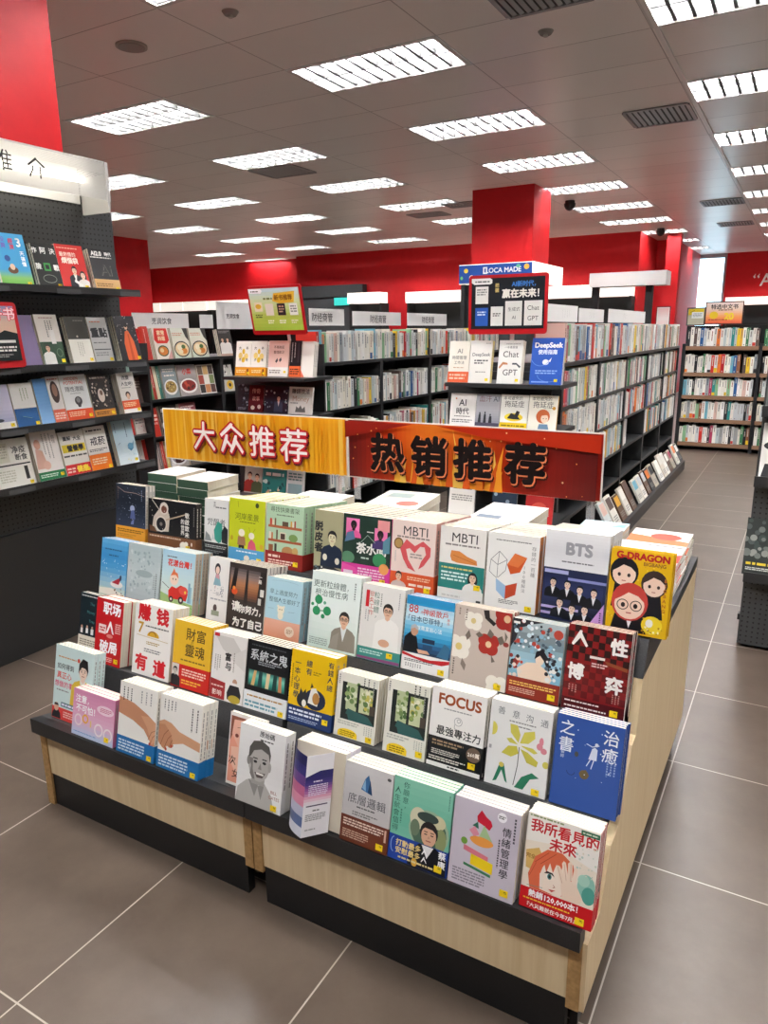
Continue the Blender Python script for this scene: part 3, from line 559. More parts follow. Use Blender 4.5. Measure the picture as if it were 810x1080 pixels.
D(1, 1.6615, .155, .21, .011, 5, '#f2eee6', [('p', '#efe4d3', 0, 22, 0, 70, 40, 74, 100, 60, 100, 22), ('t', '我所看見的', 52, 88, 19, '#c31f26', .03), ('t', '未來', 52, 74, 19, '#c31f26', .03), ('g', 3, 96, 50, 99, 1, '#8d9a6a'), ('r', 74, 93, 99, 98, '#2b6a48'), ('g', 76, 94, 97, 97, 1, '#cfe0cf'), ('p', '#d9b46a', 2, 60, 20, 66, 26, 58, 20, 40, 4, 42), ('t', '完全版', 13, 55, 7, '#8a5a18', .02),
  ('e', 88, 42, 12, 13, '#8fc4b4'), ('e', 92, 34, 9, 9, '#4f9a8c'), ('e', 84, 48, 8, 6, '#a9d2c0'), ('p', '#d96a48', 12, 22, 8, 36, 16, 56, 32, 67, 52, 68, 68, 60, 74, 44, 70, 26, 40, 22), ('p', '#f6e6d6', 26, 24, 24, 42, 32, 54, 50, 57, 62, 48, 64, 34, 54, 22), ('p', '#d96a48', 20, 44, 30, 62, 50, 64, 64, 56, 62, 46, 54, 54, 52, 46, 46, 55, 42, 45, 37, 54, 33, 43, 29, 52, 25, 40), ('l', '#a8442c', .8, 16, 50, 34, 64), ('l', '#a8442c', .8, 24, 50, 44, 65), ('l', '#b85038', .8, 10, 34, 18, 50),
  ('p', '#2f2624', 30, 42, 34, 45, 42, 44.5, 45, 41, 40, 43), ('e', 37.5, 40, 4.6, 3, '#f4f1ea'), ('e', 38, 40, 3, 3, '#3d7a74'), ('e', 38, 40, 1.5, 1.6, '#1d1d1f'), ('l', '#a8583c', .7, 44, 33, 47, 31, 44, 30), ('p', '#c4544a', 38, 27, 48, 28, 43, 25),
  ('p', '#f0d9c4', 58, 22, 54, 36, 60, 44, 74, 42, 84, 30, 82, 22), ('p', '#f0d9c4', 55, 36, 46, 52, 48, 55, 51, 54, 60, 42), ('p', '#f2dcc8', 58, 40, 53, 58, 55, 61, 58, 60, 64, 44), ('p', '#f0d9c4', 63, 42, 61, 60, 64, 63, 67, 61, 69, 44), ('p', '#f2dcc8', 68, 42, 70, 57, 73, 59, 75, 56, 74, 40), ('l', '#c09a80', .6, 56, 38, 48, 53), ('l', '#c09a80', .6, 61, 42, 56, 58), ('l', '#c09a80', .6, 67, 43, 65, 60), ('l', '#5a8a80', .7, 8, 24, 30, 26), ('dots', 70, 52, 98, 84, 24, 1.8, ['#cfd6c8', '#bcd0c6', '#e0d8c2'])],
  'red and cream comic book with a face behind a hand, front row corner', 'red and cream comic books', side='S', spine='#b3222a', st=(84, 6), dy=-.004,
  band=(22, '#c4161f', [('t', '熱銷120,000本！', 46, 17, 10.5, '#ffffff', .04), ('g', 5, 9.5, 70, 12, 1, '#f4d23a'), ('t', '『大災難就在今年7月』', 45, 4.8, 7.2, '#ffffff', .02)]))
# ---- second tier
D(2, -.020, .096, .22, .012, 2, '#16242a', [('g', 5, 94, 95, 97, 1, '#c9c9c9'), ('t', 'The', 62, 84, 15, '#4f8a8a', 0, 1), ('t', 'Money', 58, 70, 15, '#4f8a8a'), ('t', 'Trap', 64, 56, 15, '#4f8a8a'), ('r', 8, 36, 20, 44, '#e8e8e4'), ('r', 36, 37, 48, 45, '#e8e8e4'), ('r', 62, 36, 76, 45, '#e8e8e4'), ('e', 14, 46, 5, 2.4, '#c79a80'), ('e', 42, 47, 5, 2.4, '#c79a80'), ('e', 69, 47, 5, 2.4, '#c79a80')],
  'black book with teal English lettering, half hidden beside the tall red book', 'black books with teal lettering', st=None, band=(33, '#e7e0cf', [('g', 8, 14, 88, 28, 4, '#8f8878')]), dy=.012)
D(2, .078, .128, .22, .034, 2, '#c01a20', [('t', '职场', 58, 86, 34, '#ffffff', .04), ('t', '破局', 52, 27, 34, '#ffffff', .04), ('p', '#ffffff', 53, 67, 57, 67, 70, 48, 64, 48, 55, 60, 46, 48, 40, 48), ('r', 12, 46, 40, 60, '#f3d9d4'), ('g', 15, 49, 37, 57, 2, '#c01a20'), ('e', 55, 44, 12, 3, '#e08a80'), ('g', 74, 50, 94, 66, 5, '#f3c9c4'), ('g', 8, 4, 70, 12, 3, '#f3c9c4')],
  'thick red book with large white lettering standing turned beside white business books', 'thick red books', side='P', st=(84, 8), spine='#b0161c')
D(2, .258, .166, .235, .013, 5, '#f4f1ea', [('t', '赚', 25, 88, 34, '#d3222a', .05), ('t', '钱', 74, 86, 34, '#d3222a', .05), ('t', '有', 24, 18, 34, '#d3222a', .05), ('t', '道', 74, 15, 34, '#d3222a', .05), ('t', '7', 18, 66, 30, '#c79a34', .03), ('e', 52, 56, 16, 8, '#d9a92e', 18, 0, 180), ('ring', 50, 58, 9, 5, 2, '#8a5a18', 0, 180), ('g', 30, 68, 92, 71, 1, '#444'), ('l', '#c9b27a', 1, 8, 55, 92, 53), ('g', 35, 44, 70, 49, 2, '#b59a52'), ('g', 30, 33, 75, 39, 2, '#888')],
  'white book with four huge red characters and a gold sun', 'white books with huge red characters', side='P', st=None, dy=.004)
D(2, .440, .155, .211, .013, 5, '#e9bb34', [('t', '財富', 58, 82, 27, '#4a3a20', .01), ('t', '靈魂', 58, 58, 27, '#4a3a20', .01), ('t', '的', 50, 70, 8, '#8a6a28'), ('g', 22, 40, 88, 44, 1, '#8a6a28')],
  'yellow book over a red band with a small black and white portrait', 'yellow books with the red band', band=(35, '#cf2a22', [('r', .5, 1, 20, 34.5, '#e2ddd5'), ('man', 10, 24, 5.5, '#cfc8be', '#33302e', '#1f1f22', None, 1), ('g', 28, 18, 92, 30, 3, '#f7d7c6'), ('g', 28, 6, 80, 14, 2, '#f4c14a')]), st=None)
D(2, .602, .130, .205, .012, 5, '#ece9e4', [('p', '#d5d1cb', 5, 95, 60, 95, 98, 70, 60, 66, 30, 76), ('p', '#dedad4', 50, 66, 98, 84, 98, 50), ('r', 3, 93, 18, 98, '#b8232c'), ('t', '富', 48, 66, 20, '#2a2626', .04), ('t', '与', 50, 52, 20, '#2a2626', .04), ('gv', 8, 40, 28, 66, 3, '#9a958e'), ('gv', 62, 38, 74, 74, 1, '#aaa39a'), ('p', '#26262a', 54, 4, 52, 14, 60, 26, 86, 26, 94, 14, 92, 4), ('e', 73, 31, 7, 5, '#c39a80'), ('e', 75, 6, 18, 6, '#b9a33a')],
  'pale grey book with a small standing man in black and a dark red corner', 'pale grey books with the dark red corner', band=(30, '#ece9e4', [('p', '#a02a2c', 0, 1, 46, 1, 46, 27, 0, 30), ('g', 4, 18, 40, 22, 1, '#f0d0c8'), ('t', '影响', 22, 10, 15, '#f3e3dc', .02), ('p', '#26262a', 54, 4, 52, 14, 60, 26, 86, 26, 94, 14, 92, 4), ('e', 75, 6, 18, 6, '#b9a33a')]), st=None)
D(2, .735, .156, .206, .013, 5, '#101114', [('t', '系統之鬼', 52, 80, 22, '#cfd4d6', .02), ('g', 10, 92, 90, 95, 1, '#555a60'), ('g', 28, 66, 82, 72, 2, '#9aa0a4'), ('r', 5, 34, 95, 58, '#26332f'), ('grad', 8, 35, 92, 57, ['#1f5a52', '#3fa08e', '#7cc7b4', '#2d6f66']), ('p', '#d8b070', 14, 35, 20, 57, 26, 57, 22, 35), ('p', '#e3cfa0', 48, 35, 50, 57, 58, 57, 56, 35), ('p', '#153f40', 30, 35, 32, 57, 40, 57, 40, 35), ('p', '#c9855a', 78, 35, 78, 57, 84, 57, 86, 35), ('p', '#173d38', 64, 35, 66, 57, 74, 57, 74, 35)],
  'black book with a strip of blurred green and amber light above a white band', 'black books with the blurred light strip', band=(27, '#eef1f1', [('g', 4, 3, 80, 14, 2, '#6fa7b4'), ('e', 14, 20, 9, 4, '#f8f8f6'), ('g', 8, 18, 92, 22, 1, '#b98a4a')]), st=(88, 5))
D(2, .896, .150, .21, .027, 2, '#ecc014', [('v', '有錢人總', 90, 94, 13, '#27304a', .02), ('v', '總有', 42, 90, 14, '#27304a', .02), ('v', '一本心理學', 16, 88, 14, '#27304a', .02), ('gv', 3, 40, 8, 80, 1, '#7a6210'), ('g', 52, 70, 70, 76, 2, '#9a7c14'), ('e', 60, 38, 24, 14, '#1f2740'), ('p', '#f1efe8', 44, 32, 50, 52, 60, 54, 70, 44, 66, 30), ('e', 62, 40, 8, 8, '#b98648'), ('e', 32, 34, 13, 10, '#26282e'), ('p', '#26282e', 24, 42, 26, 50, 32, 44, 38, 50, 40, 42), ('e', 36, 30, 5, 5, '#f1efe8'), ('p', '#26282e', 48, 52, 50, 60, 55, 55)],
  'bright yellow book with a cat on an armchair and a navy band', 'bright yellow books with the armchair cat', spine='#e3b712', side='S', band=(24, '#1f3566', [('g', 4, 11, 78, 21, 2, '#e7edf6'), ('g', 4, 4, 70, 9, 2, '#a8b8d4')]), st=(86, 12))
forest = [('r', 13, 28, 96, 86, '#1f2623'), ('r', 24, 44, 52, 86, '#b9c49a'), ('r', 56, 44, 88, 82, '#c9cfa6'), ('dots', 24, 50, 52, 86, 26, 6, ['#6f8a52', '#4c6a3c', '#93a86a', '#d9dfc2']), ('dots', 56, 50, 88, 80, 22, 6, ['#8fa35a', '#c2b85a', '#5e7a48', '#e6e6cc']), ('r', 50, 30, 56, 86, '#1b211f'), ('r', 88, 30, 96, 84, '#1b211f'), ('p', '#2f5a58', 20, 28, 30, 46, 80, 40, 96, 28), ('p', '#232a28', 13, 28, 13, 40, 30, 36, 34, 28), ('r', 82, 44, 94, 58, '#4a4038'), ('gv', 84, 60, 98, 96, 1, '#8d8f88'), ('gv', 62, 78, 82, 98, 2, '#55584f'), ('gv', 2, 80, 10, 96, 1, '#777'), ('g', 8, 19, 60, 26, 2, '#b9b9ae'), ('gv', 72, 10, 94, 25, 4, '#b9b9ae'), ('e', 34, 7, 24, 7, '#f2cf2a', 18, 0, 180), ('r', 10, 1, 58, 7, '#f2cf2a'), ('g', 16, 2, 52, 11, 3, '#8a7412')]
D(2, 1.052, .130, .178, .012, 4, '#e9e7da', forest, 'first of two cream books with a forest window picture, next to the yellow cat book', 'cream forest window books by the yellow book', st=(86, 6), side='P', dy=.006)
D(2, 1.211, .124, .196, .012, 4, '#e9e7da', forest, 'second cream book with a forest window picture, next to the FOCUS book', 'cream forest window books by the FOCUS book', st=(86, 8), side='S', spine='#dedccf')
D(2, 1.3405, .148, .206, .013, 5, '#f1eee9', [('t', 'FOCUS', 52, 86, 25, '#9a4a1c', .04), ('g', 24, 73, 76, 75.5, 1, '#999'), ('ring', 52, 62, 7, 5, .8, '#8a8a8a'), ('ring', 53, 63, 3, 2.2, .8, '#8a8a8a'), ('l', '#8a8a8a', .8, 46, 58, 46, 53, 52, 52), ('t', '最強專注力', 54, 47, 16.5, '#1d1d1f', .02), ('g', 40, 2, 62, 5.5, 1, '#444')],
  'white book with large brown FOCUS lettering and a black band', 'white FOCUS books', side='S', spine='#e6e2da', band=(38, '#17161a', [('r', .5, .6, 99.5, 6, '#f1eee9'), ('g', 40, 2, 62, 5.5, 1, '#444'), ('g', 8, 27, 66, 35, 2, '#a88c70'), ('g', 8, 16, 60, 23, 3, '#d9d2c8'), ('g', 4, 8.5, 72, 14, 2, '#e6dfd4'), ('e', 85, 27, 13, 9, '#6f5a4c'), ('t', '260萬', 85, 27, 8.5, '#f2e6d8', .04)]), st=(83, 13))
D(2, 1.4995, .153, .209, .016, 3, '#e7e7e4', [('t', '善', 18, 89, 13, '#6d7476'), ('t', '意', 42, 88, 13, '#6d7476'), ('t', '沟', 64, 87, 13, '#6d7476'), ('t', '通', 88, 85.5, 13, '#6d7476'), ('g', 32, 78, 76, 80.5, 1, '#888'), ('g', 42, 73.5, 68, 76, 1, '#888'),
  ('p', '#cfc75a', 50, 56, 36, 66, 34, 76, 46, 76, 52, 66), ('p', '#cfc75a', 52, 56, 58, 70, 74, 74, 76, 66, 66, 58), ('p', '#cfc75a', 50, 54, 38, 60, 30, 58, 36, 54), ('p', '#cfc75a', 52, 54, 74, 54, 82, 50, 76, 48), ('p', '#c9c04e', 48, 52, 34, 50, 24, 40, 40, 38, 52, 44), ('p', '#c9c04e', 54, 50, 66, 48, 84, 40, 82, 34, 66, 36), ('l', '#3c4a40', 1.2, 52, 54, 52, 30, 48, 6), ('e', 52, 54, 3.4, 2.6, '#eceae0'), ('e', 84, 58, 5, 4, '#d98a96'), ('e', 91, 54, 5, 3.5, '#d98a96'), ('e', 86, 64, 3.5, 5, '#d98a96'), ('e', 6, 66, 8, 8, '#d6cc5e', 18, -90, 90), ('e', 96, 39, 5, 4, '#cfc75a'), ('p', '#2f7a5a', 14, 4, 22, 24, 30, 28, 38, 6, 34, 8, 27, 20, 20, 6), ('p', '#2f7a5a', 50, 4, 60, 18, 76, 26, 88, 22, 74, 18, 64, 4), ('e', 26, 26, 4, 3, '#d9c35a'), ('g', 3, 40, 7, 48, 1, '#aaa')],
  'pale grey book with a large olive green flower', 'pale grey books with the olive flower', side='S', spine='#dad9d4', st=(84, 5))
D(2, 1.6625, .153, .214, .012, 4, '#33549c', [('v', '治癒', 82, 95, 24, '#eef1f6', .01), ('v', '之書', 17, 96, 24, '#eef1f6', .01), ('v', '黃醫師', 13, 66, 6, '#c9d3ea'), ('gv', 78, 44, 94, 62, 3, '#8fa4d0'), ('p', '#dfe6f4', 52, 58, 56, 70, 60, 72, 64, 70, 64, 58), ('e', 62, 75, 2.6, 2, '#dfe6f4'), ('l', '#dfe6f4', 1.4, 47, 74, 56, 72, 66, 75), ('l', '#dfe6f4', 1.4, 55, 58, 50, 50), ('l', '#dfe6f4', 1.4, 60, 58, 57, 48), ('e', 48, 40, 7, 5, '#6b5a3a'), ('p', '#6b5a3a', 40, 40, 48, 36, 56, 40, 50, 46), ('e', 34, 60, 3, 3, '#4b4a48'), ('ring', 28, 40, 6, 4, 1, '#1f3566', 180, 360), ('dots', 10, 30, 90, 92, 12, 1.2, ['#dfe6f4'])],
  'royal blue book with a small white dancing figure, at the aisle end', 'royal blue books with the dancing figure', side='S', spine='#2c4a8e', st=None)
# ---- third tier
D(3, -.078, .134, .211, .012, 4, '#5aa6d8', [('grad', 0, 0, 100, 100, ['#d9dcc0', '#9cc7d8', '#4f9fd4', '#3c8fcb', '#65b2e0']), ('g', 14, 80, 78, 84, 1, '#2b5a86'), ('g', 30, 70, 66, 74, 1, '#2b5a86'), ('dots', 5, 35, 95, 65, 20, 2, ['#bfe0f0', '#eaf3f4']), ('e', 66, 24, 24, 6, '#f1ece6'), ('p', '#b8323e', 46, 26, 70, 34, 84, 38, 74, 24), ('e', 80, 36, 4, 5, '#2b3a58'), ('p', '#f0eadc', 0, 4, 0, 14, 50, 16, 100, 8, 100, 4), ('dots', 60, 5, 98, 18, 10, 3, ['#3a3a44', '#8a6a4a'])], 'sky blue book with a sea scene, first in the third row', 'sky blue books with the sea scene', st=None)
D(3, .061, .160, .211, .012, 4, '#b4c4c6', [('grad', 0, 0, 100, 100, ['#a9b9bb', '#c2cfcf', '#aebfc1']), ('dots', 8, 20, 80, 90, 60, 4, ['#c9d4d4', '#a2b4b7', '#98abae']), ('e', 52, 52, 26, 6, '#a0b0b2'), ('gv', 86, 10, 96, 56, 1, '#5a676a'), ('gv', 80, 26, 88, 52, 1, '#8a9799'), ('r', 0, 0, 100, 4, '#dfe3e0')], 'misty grey-blue book without a picture, beside the sea scene book', 'misty grey-blue books', st=None)
D(3, .229, .150, .211, .015, 5, '#bcdde6', [('grad', 0, 28, 100, 100, ['#d9e6dc', '#c4e0e6', '#a9d2e6']), ('p', '#9fbf7a', 0, 0, 0, 30, 50, 22, 100, 18, 100, 0), ('t', '花漾台灣', 50, 80, 16.5, '#d8423c', .05), ('t', '！', 88, 80, 16, '#d8423c', .05), ('g', 14, 88, 44, 91, 1, '#555'), ('p', '#d2332e', 26, 22, 24, 34, 34, 42, 48, 40, 60, 46, 78, 44, 84, 34, 80, 22), ('e', 70, 38, 14, 7, '#e4564c'), ('e', 34, 21, 7, 5, '#3a2a2a'), ('e', 64, 22, 8, 6, '#3a2a2a'), ('e', 34, 21, 3, 2.2, '#e8e4da'), ('e', 64, 22, 3.4, 2.6, '#e8e4da'), ('e', 76, 36, 3, 2.4, '#f3d24a'), ('e', 40, 54, 13, 10, '#f7dcc8'), ('p', '#e8794a', 28, 58, 34, 66, 38, 72, 42, 66, 50, 64, 53, 56, 44, 61, 34, 60), ('e', 36, 54, 1.6, 1.4, '#2a2020'), ('e', 45, 54, 1.6, 1.4, '#2a2020'), ('r', 84, 20, 90, 52, '#7fa6b8'), ('r', 90, 20, 95, 46, '#93b6c4'), ('l', '#3a3a3a', 1.4, 4, 46, 26, 38), ('l', '#5a6a4a', 1, 70, 18, 98, 12)], 'light blue book with a cartoon child driving a red car', 'light blue books with the red cartoon car', side='S', spine='#cdb9a4', st=None)
D(3, .423, .103, .211, .012, 2, '#efece8', [('e', 36, 82, 12, 9, '#2c2a30'), ('e', 36, 80, 8, 6, '#f0d2c0'), ('p', '#8fb6c2', 22, 56, 30, 74, 44, 74, 54, 56), ('p', '#d9a0a8', 30, 68, 30, 74, 44, 74, 46, 66), ('l', '#d09a9a', 2, 32, 56, 30, 50), ('v', '一個人不', 62, 58, 10, '#8a8a90'), ('t', '一個人', 42, 43, 13, '#9a9aa2'), ('g', 14, 32, 80, 36, 1, '#b0b0b6'), ('e', 36, 20, 8, 6, '#5a4a48'), ('r', 22, 8, 54, 16, '#9aa08a'), ('dots', 10, 46, 60, 54, 8, 3, ['#8a8f9a'])], 'white book with small pastel figures, half covered by the dark autumn book', 'white books with small pastel figures', dy=.02, st=None)
D(3, .528, .152, .209, .016, 6, '#38302e', [('grad', 4, 45, 96, 92, ['#4a3a34', '#8a5a3e', '#b47a52', '#8c7a74', '#4e4a4c']), ('p', '#241f1f', 4, 44, 14, 92, 24, 92, 18, 44), ('p', '#2a2422', 44, 40, 47, 92, 52, 92, 54, 40), ('p', '#2a2422', 78, 44, 84, 92, 97, 92, 97, 44), ('e', 18, 56, 8, 5, '#d8552a'), ('e', 16, 61, 4, 3, '#e88a3a'), ('t', '请', 24, 34, 22, '#f1efe8', .04), ('t', '你努力，', 62, 31, 18, '#f1efe8', .04), ('t', '为了自己', 58, 10, 20, '#f1efe8', .05), ('v', '一路', 84, 88, 9, '#eceae4', .02), ('r', 86, 55, 96, 66, '#e6e4dc'), ('r', 82, 42, 90, 52, '#d8d6ce')], 'dark book of a lone figure in red under bare autumn trees', 'dark autumn tree books', side='S', spine='#e4e1da', st=None)
D(3, .684, .137, .187, .024, 3, '#b3d7e2', [('grad', 0, 0, 100, 30, ['#e39a78', '#eab29a']), ('t', '早上適度努力', 48, 76, 13, '#56707a'), ('t', '整個人生都好了', 52, 63, 12.5, '#56707a'), ('ring', 50, 92, 40, 4, .8, '#8fb0bc', 20, 160), ('e', 44, 47, 10, 7, '#f2ead2'), ('e', 44, 38, 8, 7, '#f2ead2'), ('e', 36, 53, 3, 2.4, '#f2ead2'), ('e', 52, 53, 3, 2.4, '#f2ead2'), ('e', 41, 48, 1.2, 1, '#333'), ('e', 47, 48, 1.2, 1, '#333'), ('l', '#7a98a4', .7, 8, 47, 24, 48), ('l', '#7a98a4', .7, 64, 46, 82, 47), ('e', 72, 14, 13, 9, '#f0d9c2'), ('g', 64, 10, 80, 18, 3, '#b98a6a')], 'small pale blue book with a little cream bear over an orange ground', 'small pale blue bear books', side='S', spine='#96b6c2', st=None)
D(3, .852, .173, .231, .016, 3, '#e6f1ec', [('grad', 0, 0, 100, 100, ['#cfe3da', '#eaf3ee', '#e4f0ea']), ('t', '更新粒線體，', 40, 84, 13.5, '#3d5a50'), ('t', '根治慢性病', 42, 73, 13.5, '#3d5a50'), ('gv', 86, 68, 93, 92, 1, '#7a8a84'), ('l', '#2f8a5a', 1.6, 16, 62, 14, 48, 34, 50), ('e', 17, 63, 8, 6, '#2f8a5a'), ('e', 14, 48, 8, 6, '#2f8a5a'), ('e', 36, 50, 8, 6, '#2f8a5a'), ('e', 28, 42, 4, 3, '#2f8a5a'), ('e', 30, 60, 3, 2.2, '#6aa88a'), ('e', 5, 56, 3, 2.2, '#2f8a5a'), ('man', 72, 43, 9.5, '#e2b89c', '#2a2624', '#8d877c', '#dfe6e6', 3, True), ('p', '#9b958a', 44, 3, 52, 20, 64, 26, 62, 3), ('g', 4, 4, 42, 14, 4, '#9aaaa4')], 'pale mint health book with a man in a grey jacket', 'pale mint health books', side='S', spine='#dfeae4', st=None)
D(3, 1.030, .140, .22, .016, 3, '#e7e5df', [('r', 10, 70, 18, 92, '#c4232c'), ('v', '粒線體，', 36, 92, 14, '#4b7a68'), ('v', '發炎工作', 24, 92, 12, '#c85a4a'), ('gv', 44, 70, 50, 90, 1, '#8a8a84'), ('gv', 86, 70, 91, 94, 1, '#999'), ('gv', 10, 50, 22, 66, 2, '#aaa'), ('man', 64, 68, 11, '#e4bb9e', '#26221f', '#f2f0ea', None, 16, True), ('e', 60, 26, 13, 5, '#d8a98c')], 'off-white health book with a man in a white shirt and folded hands', 'off-white health books', side='S', spine='#eae8e2', st=(76, 11), band=(17, '#3f8f86', [('p', '#8a4a7a', 0, 1, 0, 4, 100, 5, 100, 1), ('g', 6, 8, 60, 14, 2, '#bfe0da')]))
D(3, 1.1765, .146, .21, .012, 4, '#2f93c6', [('grad', 0, 22, 100, 88, ['#1f2a3a', '#2a5a84', '#3aa0d0', '#7cc8e6', '#d4ecf4', '#a9d6ea']), ('r', 0, 90, 100, 100, '#2c8fc4'), ('t', '88', 16, 83, 21, '#c4322e', .01), ('t', '歲', 34, 80, 6, '#c4322e'), ('t', '神級散戶', 62, 81, 13.5, '#c4322e', .01), ('t', '「日本巴菲特」', 42, 70, 12.5, '#1e3a5c', .01), ('t', '億萬富翁心法', 52, 59, 9, '#f2f8fa', .01), ('v', '藤本', 90, 78, 6, '#c43'), ('p', '#16181c', 0, 24, 2, 44, 14, 52, 28, 46, 34, 26), ('e', 22, 54, 8, 7, '#c99a7e'), ('p', '#b9bcc0', 13, 55, 14, 60, 22, 63, 30, 59, 29, 55, 22, 58), ('r', 40, 40, 66, 46, '#22324a'), ('r', 42, 30, 62, 38, '#2b4a6a'), ('p', '#d9a98c', 30, 30, 52, 30, 58, 26, 34, 25), ('p', '#3a6a8a', 72, 26, 86, 44, 98, 40, 96, 24)],
  'blue book with a seated grey-haired man at a desk, wavy red and white foot', 'blue books with the man at a desk', side='S', spine='#e6e9ea', st=(84, 6), band=(24, '#f1f0ec', [('p', '#c4262c', 0, 24, 0, 20, 50, 15, 85, 15, 100, 19, 100, 23, 60, 19, 30, 20), ('g', 6, 12, 70, 16, 2, '#555'), ('gv', 8, 4, 44, 10, 7, '#8a8a8a')]))
flower = lambda x, y, r, c, d: [('e', x - r * .5, y + r * .3, r * .75, r * .55, c), ('e', x + r * .5, y + r * .3, r * .75, r * .55, c), ('e', x - r * .4, y - r * .3, r * .75, r * .55, c), ('e', x + r * .4, y - r * .35, r * .75, r * .55, c), ('e', x, y, r * .35, r * .28, d)]
D(3, 1.325, .160, .21, .012, 4, '#c9bbae', flower(34, 82, 13, '#eee8da', '#dcc98a') + flower(12, 46, 17, '#f0eadc', '#dcc67a') + flower(64, 56, 15, '#a8342c', '#e6c9a0') + flower(92, 92, 17, '#9c2e28', '#e0b890') + flower(84, 6, 15, '#f0eadc', '#dcc67a') + [('p', '#6f665c', 28, 70, 22, 62, 26, 56, 32, 62), ('p', '#6f665c', 40, 66, 46, 70, 54, 66, 46, 62), ('p', '#6f665c', 64, 76, 60, 68, 68, 64, 72, 70), ('p', '#6f665c', 78, 66, 86, 70, 92, 62, 84, 58), ('p', '#6f665c', 90, 76, 96, 70, 92, 62), ('p', '#6f665c', 70, 44, 78, 36, 72, 34), ('p', '#857a6e', 20, 32, 28, 24, 26, 16, 18, 24), ('p', '#2a2626', 50, 98, 54, 88, 70, 80, 74, 84, 62, 90, 60, 99), ('gv', 18, 78, 26, 96, 1, '#8a7d72'), ('gv', 6, 86, 12, 96, 1, '#8a7d72'), ('gv', 3, 6, 9, 30, 1, '#6a5f56'), ('e', 94, 60, 5, 3, '#8a3a34')], 'beige book with red and cream camellia flowers', 'beige camellia books', side='P', spine='#c9bbae', st=(86, 5))
D(3, 1.488, .138, .202, .012, 4, '#9dc4d2', [('grad', 0, 0, 100, 100, ['#8a5a4a', '#7ab0c8', '#a4cbd8', '#6c7a80', '#b9c9cc']), ('p', '#2b2b30', 0, 100, 0, 62, 8, 72, 14, 88, 40, 96, 60, 100), ('dots', 4, 60, 96, 98, 70, 4.5, ['#e9eef0', '#cfe3ea', '#4a5a66', '#8ab4c8', '#2f343a', '#b8483a']), ('e', 88, 88, 9, 6, '#b8483a'), ('p', '#f0d8c0', 20, 24, 16, 36, 34, 46, 54, 48, 74, 40, 84, 30, 78, 22), ('e', 58, 52, 8, 7, '#f0d8c0'), ('p', '#1f1c20', 48, 52, 50, 62, 62, 66, 74, 56, 80, 36, 72, 44, 66, 52, 58, 58), ('dots', 2, 24, 24, 52, 20, 5, ['#c8503c', '#8a3028', '#e9d9c8', '#33292a']), ('dots', 72, 26, 98, 60, 26, 5, ['#26262c', '#e8e6e0', '#5a6a74']), ('r', 2, 93, 14, 96, '#f0ede4')], 'comic book with a reclining dark-haired figure over pale blue swirls, red-brown foot', 'pale blue swirl comic books', side='P', spine='#8a3a2c', st=(86, 8), band=(25, '#8d3022', [('g', 5, 14, 95, 20, 2, '#f0c86a'), ('g', 5, 5, 55, 12, 3, '#d9b0a0')]))
chk = [('r', 10 * i, 60 + 8 * j, 10 * i + 10, 68 + 8 * j, '#2a1614') for i in range(10) for j in range(5) if (i + j) % 2]
chk2 = [('r', 10 * i, 16 + 8 * j, 10 * i + 10, 24 + 8 * j, '#5c1414') for i in range(10) for j in range(5) if (i + j) % 2]
D(3, 1.6335, .153, .214, .013, 4, '#7c1a1a', chk + chk2 + [('r', 0, 0, 100, 14, '#4c1012'), ('t', '人', 20, 85, 26, '#f4f1ea', .05), ('t', '性', 82, 82, 28, '#f4f1ea', .05), ('t', '博', 18, 46, 27, '#f4f1ea', .05), ('t', '弈', 80, 38, 28, '#f4f1ea', .05), ('r', 38, 64, 62, 67, '#f0e8e0'), ('g', 42, 54, 68, 60, 2, '#e8c9c0'), ('p', '#8a4a2a', 62, 64, 98, 60, 98, 56, 66, 60), ('g', 5, 9, 60, 12, 1, '#f0e8e0'), ('g', 5, 3, 72, 6, 1, '#f0e8e0'), ('gv', 8, 20, 24, 30, 3, '#b98a80'), ('gv', 78, 16, 92, 28, 3, '#b98a80')], 'dark red chequered book with four white characters', 'dark red chequered books', side='S', spine='#e2dcd4', st=(84, 6))
# ---- top tier
NAV = '#232b38'
D(4, -.130, .156, .211, .014, 3, NAV, [('grad', 0, 24, 100, 100, ['#3a4256', '#262e3c', '#1f2530', '#2c3340']), ('dots', 4, 30, 96, 96, 40, 1.2, ['#cfd6e2', '#8a94a8']), ('l', '#b9a094', 1, 4, 94, 30, 86, 66, 86, 96, 82), ('e', 56, 58, 8, 6, '#aeb9d6'), ('p', '#5a679a', 48, 40, 52, 54, 62, 56, 66, 40), ('p', '#7784b8', 54, 36, 50, 30, 60, 30, 62, 40), ('gv', 84, 70, 92, 92, 1, '#8a94a8'), ('gv', 4, 68, 12, 92, 1, '#6a5a54')], 'dark night-sky book with a small glowing figure over an orange band', 'dark night-sky books', side='S', spine='#e8e5dd', st=None, band=(25, '#f0a73c', [('g', 6, 14, 94, 21, 2, '#8a5a18'), ('g', 6, 6, 70, 12, 2, '#c98a30')]))
